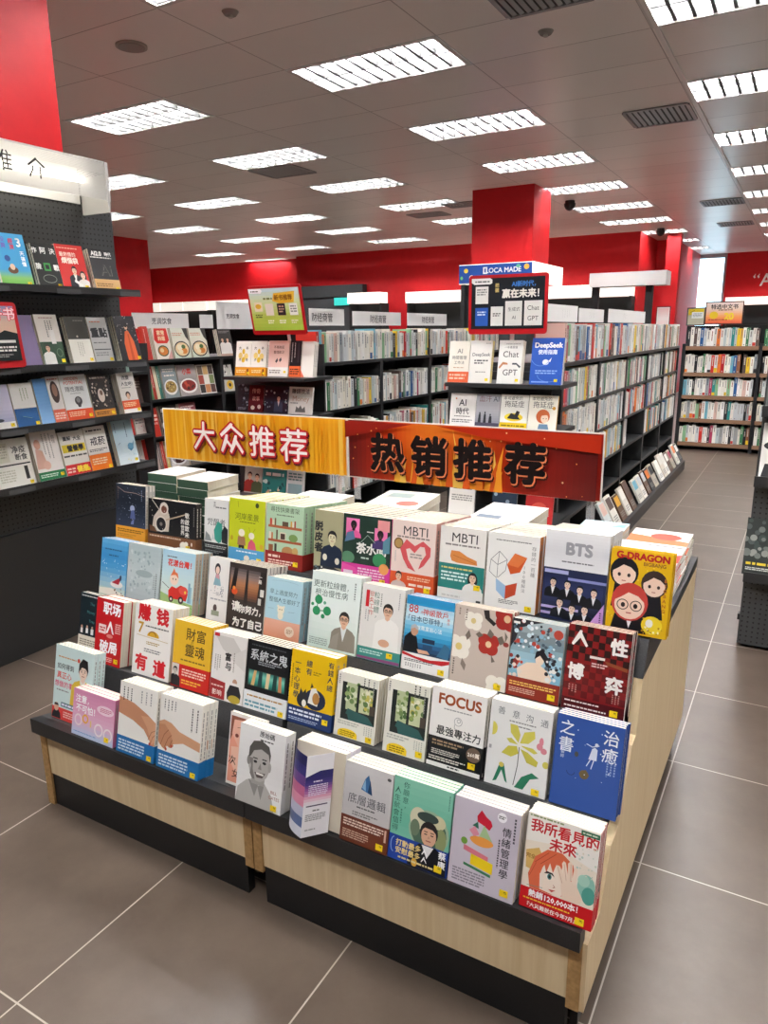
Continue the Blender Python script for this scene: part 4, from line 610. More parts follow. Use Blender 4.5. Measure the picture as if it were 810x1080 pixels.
D(4, .040, .236, .172, .014, 2, '#17181b', [('p', '#cfc3b4', 8, 30, 12, 62, 24, 80, 40, 84, 46, 66, 44, 34), ('e', 34, 82, 9, 13, '#e0d6ca'), ('e', 34, 80, 6, 8, '#7a4a3a'), ('e', 28, 48, 12, 17, '#e0d6c8'), ('e', 28, 48, 10, 14, '#1d1d20'), ('e', 28, 48, 3, 4, '#8a8078'), ('l', '#b9a48a', 2, 38, 58, 62, 68, 80, 76), ('l', '#cfc3b4', 1.4, 8, 98, 24, 78), ('v', '敬啟致未來', 82, 80, 9, '#e9e6df', .03), ('v', '的世界', 73, 66, 8, '#e9e6df', .02), ('gv', 94, 50, 98, 92, 1, '#8a8680'), ('dots', 3, 35, 60, 96, 20, 1, ['#6a625a', '#d9cfc2']), ('p', '#6a4a36', 4, 30, 2, 44, 14, 40, 20, 30)], 'wide black book of a musician astronaut beside the night-sky book', 'wide black astronaut books', side='S', spine='#26211e', st=(84, 6), band=(26, '#7a5034', [('g', 4, 19, 70, 24, 1, '#d9c0a8'), ('e', 75, 10, 7, 8, '#f4efe0'), ('e', 81, 14, 4, 5, '#f4efe0'), ('e', 92, 15, 1.5, 4, '#e8dcc8')]))
D(4, .316, .108, .2, .024, 6, '#e3e3df', [('t', '觉醒者', 50, 60, 26, '#4a4f4f', 0), ('v', '東野', 42, 96, 9, '#555'), ('g', 46, 84, 92, 88, 1, '#777'), ('p', '#3f9a8a', 44, 30, 40, 46, 56, 62, 74, 58, 78, 40, 70, 26, 60, 24), ('p', '#23282a', 74, 26, 72, 44, 84, 56, 98, 50, 98, 24), ('p', '#8a9090', 2, 26, 6, 42, 22, 36, 32, 26), ('p', '#c9cfcf', 30, 28, 36, 40, 44, 30)], 'white book with a teal profile silhouette and a black band', 'white books with the teal silhouette', side='P', st=None, band=(24, '#1b1d1f', [('g', 5, 14, 95, 20, 2, '#a9adad'), ('g', 5, 5, 80, 11, 2, '#7a7e7e')]))
D(4, .428, .153, .213, .030, 8, '#c6cf2a', [('t', '河岸風景', 50, 72, 17, '#4a5a1c', 0), ('g', 30, 62, 74, 65, 1, '#7a8420'), ('e', 78, 92, 5, 4, '#3a4a2a'), ('l', '#5a6a1c', .8, 24, 96, 26, 86), ('e', 36, 46, 9, 6, '#f3ead8'), ('p', '#a87a5a', 24, 26, 26, 40, 46, 40, 48, 26), ('p', '#2a2422', 27, 15, 28, 26, 44, 26, 44, 15, 38, 15, 37, 22, 34, 22, 34, 15), ('e', 64, 43, 8, 5.5, '#f3ead8'), ('p', '#e0607a', 52, 16, 56, 32, 64, 38, 74, 32, 80, 16), ('l', '#8a7a1c', .8, 60, 49, 56, 56), ('l', '#8a7a1c', .8, 68, 49, 74, 55), ('e', 92, 28, 5, 4, '#d8b03a'), ('e', 8, 36, 4, 4, '#b9a428')], 'lime yellow book with two cartoon figures and a light blue foot', 'lime yellow books', side='P', st=(86, 5), band=(21, '#5aa8d8', [('g', 22, 14, 80, 18, 1, '#eaf4fa'), ('e', 52, 6, 8, 5, '#f3e9d6')]))
D(4, .587, .150, .211, .030, 8, '#b6d4b4', [('t', '尋找快樂書架', 50, 92, 13, '#4a5a44'), ('g', 28, 82, 74, 85, 1, '#6a7a64'), ('r', 6, 63, 96, 67, '#b0623e'), ('r', 6, 41, 96, 45, '#a85a3a'), ('r', 10, 67, 16, 77, '#c9503c'), ('r', 17, 67, 22, 75, '#e8d9b4'), ('r', 23, 67, 27, 78, '#7a5a3a'), ('r', 44, 67, 60, 74, '#5a4a3a'), ('r', 66, 67, 70, 76, '#d9a03a'), ('r', 71, 67, 75, 75, '#e9e0c8'), ('r', 76, 67, 80, 77, '#a84a3a'), ('r', 8, 45, 14, 56, '#e8e0cc'), ('r', 15, 45, 19, 55, '#c96a3a'), ('r', 28, 45, 32, 60, '#5a3a2a'), ('r', 38, 45, 54, 57, '#e0d6bc'), ('r', 40, 46, 52, 55, '#4a3a30'), ('e', 74, 50, 12, 6, '#7a9a5a'), ('r', 8, 24, 20, 36, '#8a5a3a'), ('r', 24, 24, 30, 38, '#3a3a34'), ('e', 60, 28, 16, 8, '#b98a5a'), ('e', 80, 30, 8, 6, '#c9a86a')], 'mint green book with drawn wooden bookshelves and a dark red band', 'mint green bookshelf books', side='S', spine='#a9c9a8', st=(82, 10), band=(26, '#8a2420', [('g', 8, 15, 40, 22, 1, '#f0d9cc'), ('g', 8, 6, 84, 14, 2, '#f0d9cc')]))
D(4, .781, .105, .211, .030, 8, '#a9a583', [('p', '#2a2f30', 0, 0, 100, 0, 100, 12, 60, 18, 0, 14), ('v', '脱皮者', 16, 84, 30, '#22262a', .05), ('man', 64, 60, 15, '#e0d9b4', '#1a1c1e', '#1f2a3c', None, 16), ('e', 40, 30, 8, 5, '#e8e2cc'), ('e', 84, 26, 8, 5, '#e8e2cc'), ('dots', 4, 0, 40, 14, 8, 5, ['#e9e6da', '#5a6a70'])], 'olive grey book with a boy in a dark navy top', 'olive grey books with the boy', side='P', st=None)
D(4, .888, .170, .211, .030, 8, '#23382f', [('t', '茶水間', 60, 52, 21, '#f1efe8', .04), ('r', 6, 66, 34, 94, '#ef7fb4'), ('r', 66, 54, 92, 84, '#ef7fb4'), ('r', 72, 80, 96, 96, '#e89a9a'), ('man', 22, 84, 6, '#2a2226', '#1c1a1e', '#e0609a', None, 66), ('p', '#5a7a9a', 4, 58, 8, 72, 22, 76, 26, 64), ('man', 78, 74, 6, '#3a2a30', '#1c1a1e', '#4a3a6a', None, 54), ('p', '#5a8a9a', 84, 48, 84, 66, 98, 76, 98, 50), ('e', 78, 38, 14, 10, '#3a8a5a'), ('e', 12, 36, 14, 9, '#5a8a6a'), ('g', 40, 36, 56, 40, 1, '#c9d8cc'), ('l', '#b9c9bc', .8, 38, 60, 52, 72, 68, 62), ('r', 50, 76, 64, 77.5, '#e8e4da')], 'dark green and pink book with neon-lit figures', 'dark green and pink books', side='S', spine='#d83a8a', st=(86, 7), band=(28, '#d8409a', [('p', '#e85aa8', 0, 1, 0, 27, 30, 22, 40, 1), ('r', 4, 12, 24, 17, '#f7e6f0'), ('g', 34, 8, 90, 24, 4, '#f6d3e6'), ('e', 88, 26, 10, 8, '#e8a05a')]))
D(4, 1.061, .143, .213, .030, 8, '#efd9cf', [('t', 'MBTI', 54, 86, 27, '#3a3436', 0), ('g', 12, 75, 88, 79, 1, '#8a7a74'), ('e', 16, 67, 11, 8, '#7a5a34'), ('e', 16, 67, 8.5, 6, '#b8945a'), ('p', '#d85a5e', 20, 60, 34, 74, 54, 66, 72, 74, 90, 66, 90, 54, 76, 40, 64, 34, 70, 46, 80, 56, 76, 66, 66, 66, 54, 56, 42, 62, 34, 60, 40, 46, 58, 30, 40, 34, 28, 46), ('g', 44, 48, 72, 56, 2, '#a89a94'), ('gv', 8, 40, 12, 56, 1, '#aaa')], 'blush MBTI book with a red ribbon heart and an orange band', 'blush ribbon-heart books', side='S', spine='#e3b3aa', st=(86, 6), band=(27, '#dd5a30', [('man', 20, 21, 7, '#e8c0a4', '#3a2a26', '#d9c9c0', None, 1), ('g', 40, 17, 94, 23, 2, '#f6c9a8'), ('g', 44, 8, 96, 14, 1, '#fae3d2')]))
D(4, 1.2185, .140, .213, .030, 8, '#efebe4', [('t', 'MBTI', 54, 86, 27, '#3a3436', 0), ('g', 12, 74, 88, 78, 1, '#8a8480'), ('p', '#d98a4a', 24, 60, 26, 68, 44, 68, 62, 62, 82, 58, 84, 52, 60, 52, 40, 52, 28, 54), ('l', '#b3642c', 1, 30, 62, 80, 54), ('r', 0, 16, 100, 50, '#2b7f78'), ('g', 6, 42, 74, 46, 1, '#e9d27a'), ('g', 6, 26, 66, 40, 3, '#d9efea'), ('man', 76, 34, 8, '#ecc8ac', '#1f1c1e', '#f1eee8', None, 16, False, True), ('g', 10, 4, 50, 8, 1, '#cfcac2'), ('r', 86, 2, 96, 5, '#333')], 'white MBTI book with an orange sketch and a teal panel', 'white MBTI books with the teal panel', side='S', spine='#e9e5de', st=(86, 22))
D(4, 1.364, .147, .213, .030, 8, '#efeee9', [('g', 16, 90, 84, 92, 1, '#555'), ('l', '#6a6a6a', .9, 24, 76, 8, 64, 6, 48, 22, 40, 38, 52, 40, 66, 24, 76, 22, 58, 8, 64), ('l', '#6a6a6a', .9, 22, 58, 40, 66), ('l', '#6a6a6a', .9, 22, 58, 22, 40), ('p', '#cf5a2c', 40, 60, 54, 76, 78, 72, 66, 52, 48, 48), ('p', '#e07a44', 40, 60, 54, 76, 78, 72, 62, 58), ('p', '#9fc0de', 20, 40, 22, 24, 40, 14, 40, 32), ('p', '#b8462a', 40, 14, 40, 32, 62, 38, 60, 22), ('p', '#f3f1ec', 20, 40, 40, 32, 62, 38, 44, 48), ('v', '存錢的一百種', 90, 88, 9, '#8a8a86'), ('v', '100種解法', 74, 62, 8, '#8a8a86'), ('g', 28, 8, 66, 14, 3, '#7a7a76')], 'white book with a line-drawn cube in orange and light blue', 'white cube books', side='S', spine='#d98a3a', st=(86, 6))
D(4, 1.526, .167, .24, .028, 5, '#e3e3e4', [('grad', 0, 58, 100, 100, ['#e9e9ea', '#dcdcde', '#efefef']), ('t', 'BTS', 54, 81, 26, '#9b9ba0', .06), ('g', 28, 65, 78, 67.5, 1, '#6a6a6e'), ('r', 0, 0, 100, 58, '#232a4a'), ('grad', 4, 10, 96, 50, ['#191c30', '#252d52', '#2d365e', '#20274a']), ('r', 2, 52, 40, 56, '#a9acd6'), ('r', 40, 46, 100, 49, '#8a90c4'), ('r', 0, 12, 60, 15, '#b9aad8'), ('r', 0, 5, 45, 8, '#b9aad8')] + [('man', x, y, 5, '#eccdb8', '#17161a', '#101116', '#f0f0f0', y - 17) for x, y in ((17, 42), (40, 41), (60, 37), (82, 36))] + [('man', x, y, 5.4, '#eccdb8', '#17161a', '#14151b', '#f0f0f0', max(2, y - 17)) for x, y in ((30, 20), (50, 15), (70, 16))] + [('p', '#c99ad8', 78, 1, 99, 26, 99, 1), ('gv', 92, 4, 97, 16, 1, '#5a3a6a')],
  'silver and navy book with seven people in black suits', 'silver and navy books', side='S', spine='#d9d9da', st=None)
chibi = lambda x, y, r, hair, cheek: [('e', x, y, r * 1.12, r * .86, hair), ('e', x, y - r * .12, r * .92, r * .66, '#f4d3bd'), ('p', hair, x - r * 1.05, y - r * .05, x - r * .8, y + r * .5, x, y + r * .72, x + r * .8, y + r * .5, x + r * 1.05, y - r * .05, x + r * .5, y + r * .3, x - r * .1, y + r * .42, x - r * .5, y + r * .2), ('e', x - r * .38, y - r * .16, r * .13, r * .11, '#2a1f1f'), ('e', x + r * .38, y - r * .16, r * .13, r * .11, '#2a1f1f'), ('r', x - r * .16, y - r * .52, x + r * .16, y - r * .47, '#b04a48')]
D(4, 1.699, .148, .213, .005, 6, '#e3b51c', [('dots', 2, 2, 98, 98, 60, 2, ['#f0cc4a', '#c99a14']), ('p', '#16161a', 6, 30, 10, 60, 40, 62, 48, 30), ('p', '#1a1a1f', 60, 22, 62, 56, 84, 58, 92, 22)] + chibi(24, 73, 21, '#1b1a1f', 0) + chibi(74, 63, 19, '#3a2c28', 0) + [('p', '#17171b', 8, 2, 14, 22, 60, 24, 68, 2), ('p', '#e8e8ea', 34, 18, 44, 18, 39, 6)] + chibi(37, 38, 27, '#c4463e', 0) + [('ring', 26, 34, 9, 6, 1.5, '#3a2a28'), ('ring', 48, 34, 9, 6, 1.5, '#3a2a28'), ('t', 'G-DRAGON', 52, 93.5, 16, '#b81f2a', .06), ('t', 'BIGBANG', 72, 85.5, 8.5, '#8a5a2a', .03), ('v', 'BIGBANG', 92, 72, 8, '#b8702a', .04), ('e', 76, 14, 17, 11, '#f2d634'), ('e', 72, 16, 6, 5, '#f6f2e2'), ('dots', 60, 3, 94, 12, 16, 2, ['#b88a14', '#fff6c8'])],
  'yellow magazine with three cartoon heads and red lettering at the aisle corner', 'yellow cartoon-head magazines', side='S', spine='#d9a81a', st=None, name='magazine', dy=-.006)
# ---------------------------------------------------------------- banners over the display
def banner(x0, x1, lab, els, bg):
    t = thing('banner_sign', lab, 'sign', (x0, .75, 1.068)); w, h = x1 - x0, .196
    b = MB(); b.box((0, 0, 0), (w, .004, h), '#efe9df'); a = Art(b, w, h, y=-.0002, step=.0003); a.draw([('r', .5, 2, 99.5, 98, bg)] + els); b.build('sign_board', M['paper'], t)
    for x in (.03, w - .03): MB().box((x - .012, .0045, -.075), (x + .012, .0075, h - .01)).build('clear_post', M['acrylic'], t)
rg = random.Random(4)
yst = [('r', x, 2, x + rg.uniform(.6, 2.2), 98, rg.choice(['#f3b32a', '#eaa21c', '#f6c14a', '#e79a1a'])) for x in [1 + 2.4 * i for i in range(41)]]
def outl(txt, x, y, sz, face, edge, sh):
    return [('t', txt, x + .55, y - 3, sz, sh, .085), ('t', txt, x, y, sz, edge, .075), ('t', txt, x, y, sz, face, .012)]
banner(-.073, .7735, 'yellow banner sign with white and red characters above the display', yst + outl('大', 26, 52, 13.5, '#fff4ee', '#c8202a', '#5a1216') + outl('众', 42, 52, 14, '#fff4ee', '#c8202a', '#5a1216') + outl('推', 58.5, 50, 14, '#fff4ee', '#c8202a', '#5a1216') + outl('荐', 75, 48, 14.5, '#fff4ee', '#c8202a', '#5a1216'), '#efaa22')
fire = [('r', i * 2 + .5, 2, i * 2 + 2.5, 98, c) for i, c in enumerate(['#5e1210', '#66140f', '#701610', '#7c1a10', '#8a1e10', '#96220f', '#a5280f', '#b22e10', '#be3611', '#c83f12', '#d04814', '#d65216', '#da5a18', '#dd621a', '#df681c', '#e06c1d', '#e1701e', '#e2731f', '#e27520', '#e17320', '#e0701f', '#df6e1e', '#df6d1d', '#de6b1d', '#dd6a1c', '#dc661b', '#da611a', '#d85c18', '#d45516', '#cf4d14', '#c84412', '#c03c11', '#b83410', '#b02c10', '#a8260f', '#a0220f', '#981f0f', '#921d0f', '#8c1b10', '#861910', '#801810', '#7a1710', '#741610', '#6e1510', '#681410', '#62130f', '#5e120f', '#5a120f', '#56110f'])]
for i in range(26):
    x = rg.uniform(22, 66); a = rg.uniform(30, 95); fire.append(('p', rg.choice(['#f09a2a', '#f2b23c', '#e8842a', '#d85a1c', '#f4c65a']), x - 1.6, 2, x - .6, a * .6, x + rg.uniform(-2, 2), a, x + .8, a * .5, x + 1.4, 2))
fire += [('p', '#8c1b10', .5, 70, 30, 98, .5, 98), ('p', '#b32a10', 40, 98, 99.5, 98, 99.5, 72, 60, 84), ('dots', 60, 6, 98, 94, 14, .35, ['#f4b45a', '#f6d29a']), ('dots', 2, 6, 20, 94, 8, .35, ['#f4b45a'])]
hot = []
for ch, x in zip('热销推荐', (19.5, 37, 54.5, 74)): hot += [('t', ch, x + .7, 50 - 4, 15, '#3a0c08', .07), ('t', ch, x + .25, 50 - 1.5, 15, '#ef8a5a', .062), ('t', ch, x, 50, 15, '#140b0c', .045)]
banner(.7765, 1.617, 'red flame banner sign with black characters above the display', fire + hot, '#8c1b10')
# ---------------------------------------------------------------- flat piles on the display's top
def flat(lab, loc, w, d, th, col, els=(), rz=0., side=None, name='paperback_book', group=None):
    t = thing(name, lab, 'magazine' if name == 'magazine' else 'book', loc, (0, 0, rz), group); c = MB(); b = .0006
    c.box((0, 0, 0), (w, d, b), col).box((0, 0, th - b), (w, d, th), col).box((0, 0, b), (w, b, th - b), side or col)
    n0 = len(c.v); Art(c, w, d, y=0, step=.00006).draw(list(els))
    for i in range(n0, len(c.v)): x, y, z = c.v[i]; c.v[i] = (x, z, th - y)
    c.build('cover', M['paper'], t); p = MB(); p.box((.001, b + .0001, b + .0001), (w - .001, d - .001, th - b - .0001)); p.build('page_block', M['pages'], t); return t
def pile(n, pl, x, y, z, w, d, th, col, els=(), rz=0., **k):
    nm = ['topmost', 'second', 'third', 'fourth', 'fifth', 'sixth', 'seventh', 'eighth', 'ninth', 'tenth', 'eleventh', 'twelfth']; r = random.Random(int(w * 1e4 + n))
    t = flat('topmost of the pile of ' + pl, (x, y, z + (n - 1) * (th + .0006)), w, d, th, col, els, rz, group='pile of ' + pl, **k)
    for i in range(1, n): dup(t, (x + r.uniform(-.004, .004), y + r.uniform(-.004, .004), z + (n - 1 - i) * (th + .0006)), (0, 0, rz + r.uniform(-.02, .02)), nm[i] + ' from the top in the pile of ' + pl)
pile(7, 'green-spined books behind the night-sky book', -.085, .66, .792, .15, .16, .0325, '#f1efe9', side='#3f5a48')
pile(7, 'dark green spined books behind the astronaut book', .085, .645, .793, .15, .17, .0315, '#eeece6', side='#36503f')
pile(10, 'red and yellow magazines at the aisle corner', 1.585, .965, .736, .21, .28, .0088, '#f0ede6', [('e', 40, 30, 30, 26, '#e05a34'), ('p', '#f0c52a', 0, 30, 0, 66, 40, 60, 30, 34), ('p', '#d8402a', 60, 4, 100, 30, 100, 64, 74, 40), ('g', 40, 86, 96, 95, 1, '#6a6a6a'), ('e', 44, 66, 22, 8, '#b98a6a')], side='#e3ded4', name='magazine')
pile(9, 'orange magazines at the far aisle corner', 1.59, 1.25, .736, .2, .21, .0088, '#e9e4da', [('p', '#e0703a', 0, 0, 0, 60, 100, 40, 100, 0), ('e', 60, 60, 26, 20, '#d8402a')], side='#d8603a', name='magazine')
pile(5, 'pale blue books behind the silver books', 1.42, 1.16, .736, .16, .23, .022, '#bfe0ea', [('r', 4, 4, 96, 70, '#f2f4f2'), ('g', 20, 18, 74, 40, 1, '#26282a'), ('p', '#7cc0d4', 60, 70, 96, 70, 96, 96)], side='#a9d4e0')
pile(6, 'cream books behind the yellow magazine', 1.645, .66, .792, .15, .13, .026, '#efeadb', side='#7a1f22')
pile(6, 'open-topped white magazines behind the white cube books', 1.12, .93, .737, .21, .28, .03, '#e9e8e2', [('g', 10, 40, 90, 90, 9, '#8a8f94'), ('r', 10, 8, 50, 34, '#6a7a8a')], side='#dcd9d0', name='magazine')
pile(6, 'white magazines behind the olive grey books', .72, .92, .737, .21, .28, .031, '#efece4', [('r', 8, 50, 92, 92, '#d9c9b8'), ('r', 14, 60, 60, 86, '#8a9a94'), ('e', 70, 30, 20, 14, '#d86a5a'), ('g', 10, 8, 60, 24, 3, '#999')], .12, side='#e3ded4', name='magazine')
pile(6, 'plain white books behind the lime yellow books', .40, .90, .737, .21, .15, .031, '#f3f1ec', side='#e9e6de')
# ---------------------------------------------------------------- tall black rack
t = thing('book_rack', 'tall black pegboard book rack with face-out books and a lit white header', 'book rack', (-1.15, 0, 0)); Y0, Y1 = -.35, 1.53
MB().box((-.05, Y0, .0), (-.0, Y1, 2.335)).build('back_panel', M['pegx'], t)
MB().box((.001, Y0, 0), (.03, Y1, .62)).build('lower_panel', M['black'], t)
MB().box((-.38, Y0 + .01, 0), (-.051, Y1 - .01, 2.1)).build('carcass', M['black'], t)
for z in (1.752, 1.405, 1.14, .88):
    s = MB(); s.box((.0315 if z < .7 else .001, Y0 + .005, z - .022), (.225, Y1 - .06, z - .002)).box((.2251, Y0 + .005, z - .022), (.228, Y1 - .06, z + .008)); so = s.build('shelf', M['black'], t)
    for q in range(5):
        y = -.1 + q * .36; MB().box((.2285, y, z - .026), (.2295, y + .13, z - .004), '#4a4b4c').build('label_holder', M['matte'], so)
hd = MB(); hd.box((.20, Y0, 2.17), (.206, 1.335, 2.335)); 
def header_mat():
    m = mat('perforated_white_panel', '#e6e6e4', .4); b = bsdf(m); tc = nd(m, 'ShaderNodeTexCoord'); vm = nd(m, 'ShaderNodeVectorMath', operation='MULTIPLY'); vm.inputs[1].default_value = (0, 160, 160)
    fr = nd(m, 'ShaderNodeVectorMath', operation='FRACTION'); sb = nd(m, 'ShaderNodeVectorMath', operation='SUBTRACT'); sb.inputs[1].default_value = (0, .5, .5); ln = nd(m, 'ShaderNodeVectorMath', operation='LENGTH')
    lt = nd(m, 'ShaderNodeMath', operation='LESS_THAN'); lt.inputs[1].default_value = .33
    lk(m, tc.outputs['Object'], vm.inputs[0]); lk(m, vm.outputs[0], fr.inputs[0]); lk(m, fr.outputs[0], sb.inputs[0]); lk(m, sb.outputs[0], ln.inputs[0]); lk(m, ln.outputs['Value'], lt.inputs[0])
    tr = nd(m, 'ShaderNodeBsdfTransparent'); tl = nd(m, 'ShaderNodeBsdfTranslucent'); tl.inputs[0].default_value = lin('#f4f4f0'); m1 = nd(m, 'ShaderNodeMixShader'); m1.inputs[0].default_value = .35; mx = nd(m, 'ShaderNodeMixShader')
    out = m.node_tree.nodes['Material Output']; lk(m, b.outputs[0], m1.inputs[1]); lk(m, tl.outputs[0], m1.inputs[2]); lk(m, lt.outputs[0], mx.inputs[0]); lk(m, m1.outputs[0], mx.inputs[1]); lk(m, tr.outputs[0], mx.inputs[2]); lk(m, mx.outputs[0], out.inputs[0]); return m
M['perf'] = header_mat()
hh = hd.build('light_header', M['perf'], t)
MB().box((.0, Y0, 2.336), (.206, 1.335, 2.342)).box((.0, Y0, 2.17), (.012, 1.335, 2.335)).build('header_housing', M['white'], t)
MB().tube((.165, Y0 + .1, 2.25), (.165, 1.24, 2.25), .014, n=12).build('header_tube', M['lamp2'], hh)
e = MB(); e.box((.198, 1.3355, 2.165), (.21, 1.352, 2.34)).box((.0, 1.353, 2.12), (.19, 1.365, 2.29)); e.build('header_end_plate', M['white'], t)
tx = MB(); a = Art(tx, .5, .165, y=0, step=.0004); a.draw([('t', '精心推介', 31, 50, 22, '#2a2c2e', -.005)][:0] + [('t', '推', 24, 54, 18, '#2a2c2e'), ('t', '介', 55, 50, 18, '#2a2c2e'), ('t', '心', -7, 56, 18, '#2a2c2e')])
tx.v = [(.2065 - y, .69 + x, 2.17 + z) for x, y, z in tx.v]; tx.build('header_lettering', M['paper'], hh)
def rack_book(y0, w, h, th, n, bg, els, label, pl, z, **k):
    stack(label, pl, 'book', (-.95 - (n > 9) * .0, y0, z + .0006), R(90), R(12), min(n, 2) if z < 1.7 and y0 < 1.3 else min(n, 3), w, h, th, bg, els, **k)
za, zb, zc, zd = 1.752, 1.407, 1.142, .882
rack_book(.742, .150, .225, .012, 2, '#4aa6d9', [('grad', 0, 0, 100, 30, ['#6ab04a', '#8cc66a', '#4aa6d9']), ('t', '3', 80, 84, 34, '#ffffff', .04), ('v', '天搞懂', 84, 68, 14, '#ffffff', .03), ('v', '經濟', 56, 92, 16, '#d84a6a', .03), ('v', '投資', 30, 94, 16, '#7a6ac4', .03), ('e', 44, 30, 16, 7, '#6a4a34'), ('e', 44, 36, 8, 6, '#f0d2b4'), ('e', 34, 52, 9, 6, '#3a5a9a')], 'sky blue book with a big white 3 on the top shelf of the tall rack', 'sky blue number books', za, st=(86, 5))
rack_book(.921, .121, .196, .012, 2, '#1a1d1b', [('t', '阿', 46, 84, 26, '#f1f1ec', .03), ('t', '決', 84, 84, 24, '#f1f1ec', .03), ('t', '作', 10, 84, 22, '#f1f1ec', .03), ('t', '戰', 88, 46, 24, '#f1f1ec', .04), ('t', '險', 14, 48, 24, '#f1f1ec', .04), ('r', 36, 38, 64, 56, '#3f9a4a'), ('r', 42, 42, 58, 52, '#1a1d1b'), ('ring', 50, 20, 28, 9, 2, '#8a8f84')], 'black book with white characters and a green square, top shelf of the tall rack', 'black books with the green square', za, st=(86, 5))
rack_book(1.044, .150, .203, .012, 3, '#cf2f2a', [('t', '最熱情的', 40, 78, 15, '#f4dccc', .02), ('t', '煩惱袋', 44, 64, 20, '#f7ece0', .05), ('g', 6, 90, 80, 94, 1, '#f0b8a0'), ('man', 52, 42, 9, '#ecc4a8', '#1c1a1e', '#1d1e26', '#f4f2ee', 0), ('man', 80, 32, 9, '#f0cdb4', '#26201f', '#e9e4de', None, 0, False, True), ('p', '#f4f2ee', 44, 16, 70, 4, 74, 10, 48, 22)], 'red book with a couple in black and white, top shelf of the tall rack', 'red couple books', za, st=(86, 5))
rack_book(1.226, .150, .196, .012, 4, '#1c1c1e', [('t', 'AI2.0', 30, 90, 19, '#f4f3ee', .05), ('t', '時代', 76, 90, 13, '#f4f3ee', .04), ('g', 4, 78, 88, 83, 1, '#e9e6de'), ('t', 'Ai', 56, 50, 52, '#6a6660', .01), ('t', 'Ai', 54, 51, 52, '#2c2b2b', .0)], 'black book with grey letters over a tan band, end of the rack top shelf', 'black books with the tan band', za, st=(86, 5), band=(27, '#cfa46c', [('g', 6, 8, 70, 18, 2, '#8a6434')]))
rack_book(.80, .085, .228, .013, 4, '#8f7fa6', [], 'purple-edged book beside the framed red poster on the tall rack', 'purple-edged books', zb, st=None, side='P')
rack_book(.897, .118, .232, .013, 2, '#eee7dc', [('gv', 40, 50, 74, 88, 3, '#6a6a64'), ('g', 20, 92, 80, 95, 1, '#b98a7a'), ('r', 0, 0, 100, 46, '#2c4a34'), ('r', 54, 42, 74, 70, '#f4f1ea'), ('man', 30, 34, 10, '#e2bc9c', '#3a3a38', '#eceae4', None, 0), ('ring', 78, 24, 12, 8, 1.5, '#7a9a7a')], 'cream book over dark green with a person in white, second shelf of the tall rack', 'cream and dark green books', zb, st=(86, 8))
rack_book(1.052, .122, .224, .013, 3, '#36352c', [('g', 40, 90, 84, 93, 1, '#9a978a'), ('e', 44, 58, 4, 2, '#e6e2d4'), ('r', 0, 0, 100, 52, '#e9e6da'), ('gv', 36, 14, 66, 46, 3, '#b0ac9e')], 'half black half cream book in the middle of the rack second shelf', 'half black half cream books', zb, st=(86, 8))
rack_book(1.180, .112, .222, .013, 4, '#b9b9b6', [('t', '重點', 50, 66, 44, '#26282a', .05), ('g', 12, 88, 70, 92, 1, '#c8684a'), ('g', 10, 42, 80, 46, 1, '#6a6a6a'), ('r', 6, 28, 94, 30, '#3a3a3a'), ('g', 10, 14, 80, 24, 2, '#8a8a8a')], 'grey book with two large black characters, second shelf of the tall rack', 'grey books with two large characters', zb, st=(86, 7))
rack_book(1.340, .132, .23, .013, 4, '#26252a', [('dots', 0, 40, 100, 100, 60, 3, ['#4a464a', '#8a8486', '#35323a', '#c9c2be']), ('p', '#e0683a', 32, 2, 30, 40, 44, 66, 60, 68, 78, 44, 84, 2), ('p', '#c4502a', 50, 2, 54, 60, 60, 60, 64, 2), ('e', 53, 76, 8, 6, '#e9c4a4'), ('e', 53, 80, 8.5, 5, '#241f22')], 'dark book with a person in an orange robe, end of the rack second shelf', 'dark books with the orange robe', zb, st=(86, 7))
rack_book(.59, .130, .195, .012, 2, '#c9c4dc', [('grad', 0, 0, 100, 100, ['#8a94b8', '#d0cce0', '#c4c0da']), ('r', 0, 0, 100, 16, '#eeece8'), ('e', 40, 20, 20, 4, '#3a3a44')], 'lilac grey book with a horizon, start of the rack third shelf', 'lilac horizon books', zc, st=(86, 8))
rack_book(.726, .112, .196, .012, 3, '#eceae4', [('r', 0, 0, 100, 42, '#2c5f96'), ('l', '#8ab49a', 1.5, 30, 24, 70, 18), ('gv', 40, 56, 80, 88, 3, '#8f9a6a')], 'white book with a blue lower half, third shelf of the tall rack', 'white and blue books', zc, st=(88, 6))
rack_book(.846, .068, .209, .013, 3, '#6a9fd4', [('grad', 0, 0, 100, 100, ['#8ab6e0', '#5a92cc'])], 'plain light blue book edge, third shelf of the tall rack', 'plain light blue books', zc, st=None)
rack_book(.917, .066, .216, .013, 2, '#e6e2dc', [('e', 50, 66, 34, 24, '#4a3a36'), ('e', 52, 70, 20, 14, '#9a7462'), ('g', 10, 92, 90, 96, 1, '#b9503c')], 'pale book with a dark portrait beside the hot balloon cover, third rack shelf', 'pale dark-portrait books', zc, st=None, band=(28, '#e8745a', [('g', 8, 6, 92, 22, 3, '#f6d0c0')]))
rack_book(.987, .148, .217, .013, 3, '#eef0ee', [('t', 'HIDDEN', 44, 92, 14, '#d8563a', .01), ('t', 'POTENTIAL', 50, 83, 14, '#d8563a', .01), ('t', '隱性潛能', 50, 69, 18, '#3a3c40', 0), ('g', 30, 58, 70, 60, 1, '#888'), ('e', 54, 42, 14, 10, '#4a4a4c'), ('p', '#4a4a4c', 44, 38, 64, 38, 58, 28, 50, 28), ('e', 54, 44, 8, 6, '#8a8a8c')], 'white book with orange English lettering and an orange band, third rack shelf', 'white orange-lettered books', zc, band=(24, '#e2552e', [('g', 8, 8, 70, 20, 3, '#f6c8a8')]), st=(88, 8))
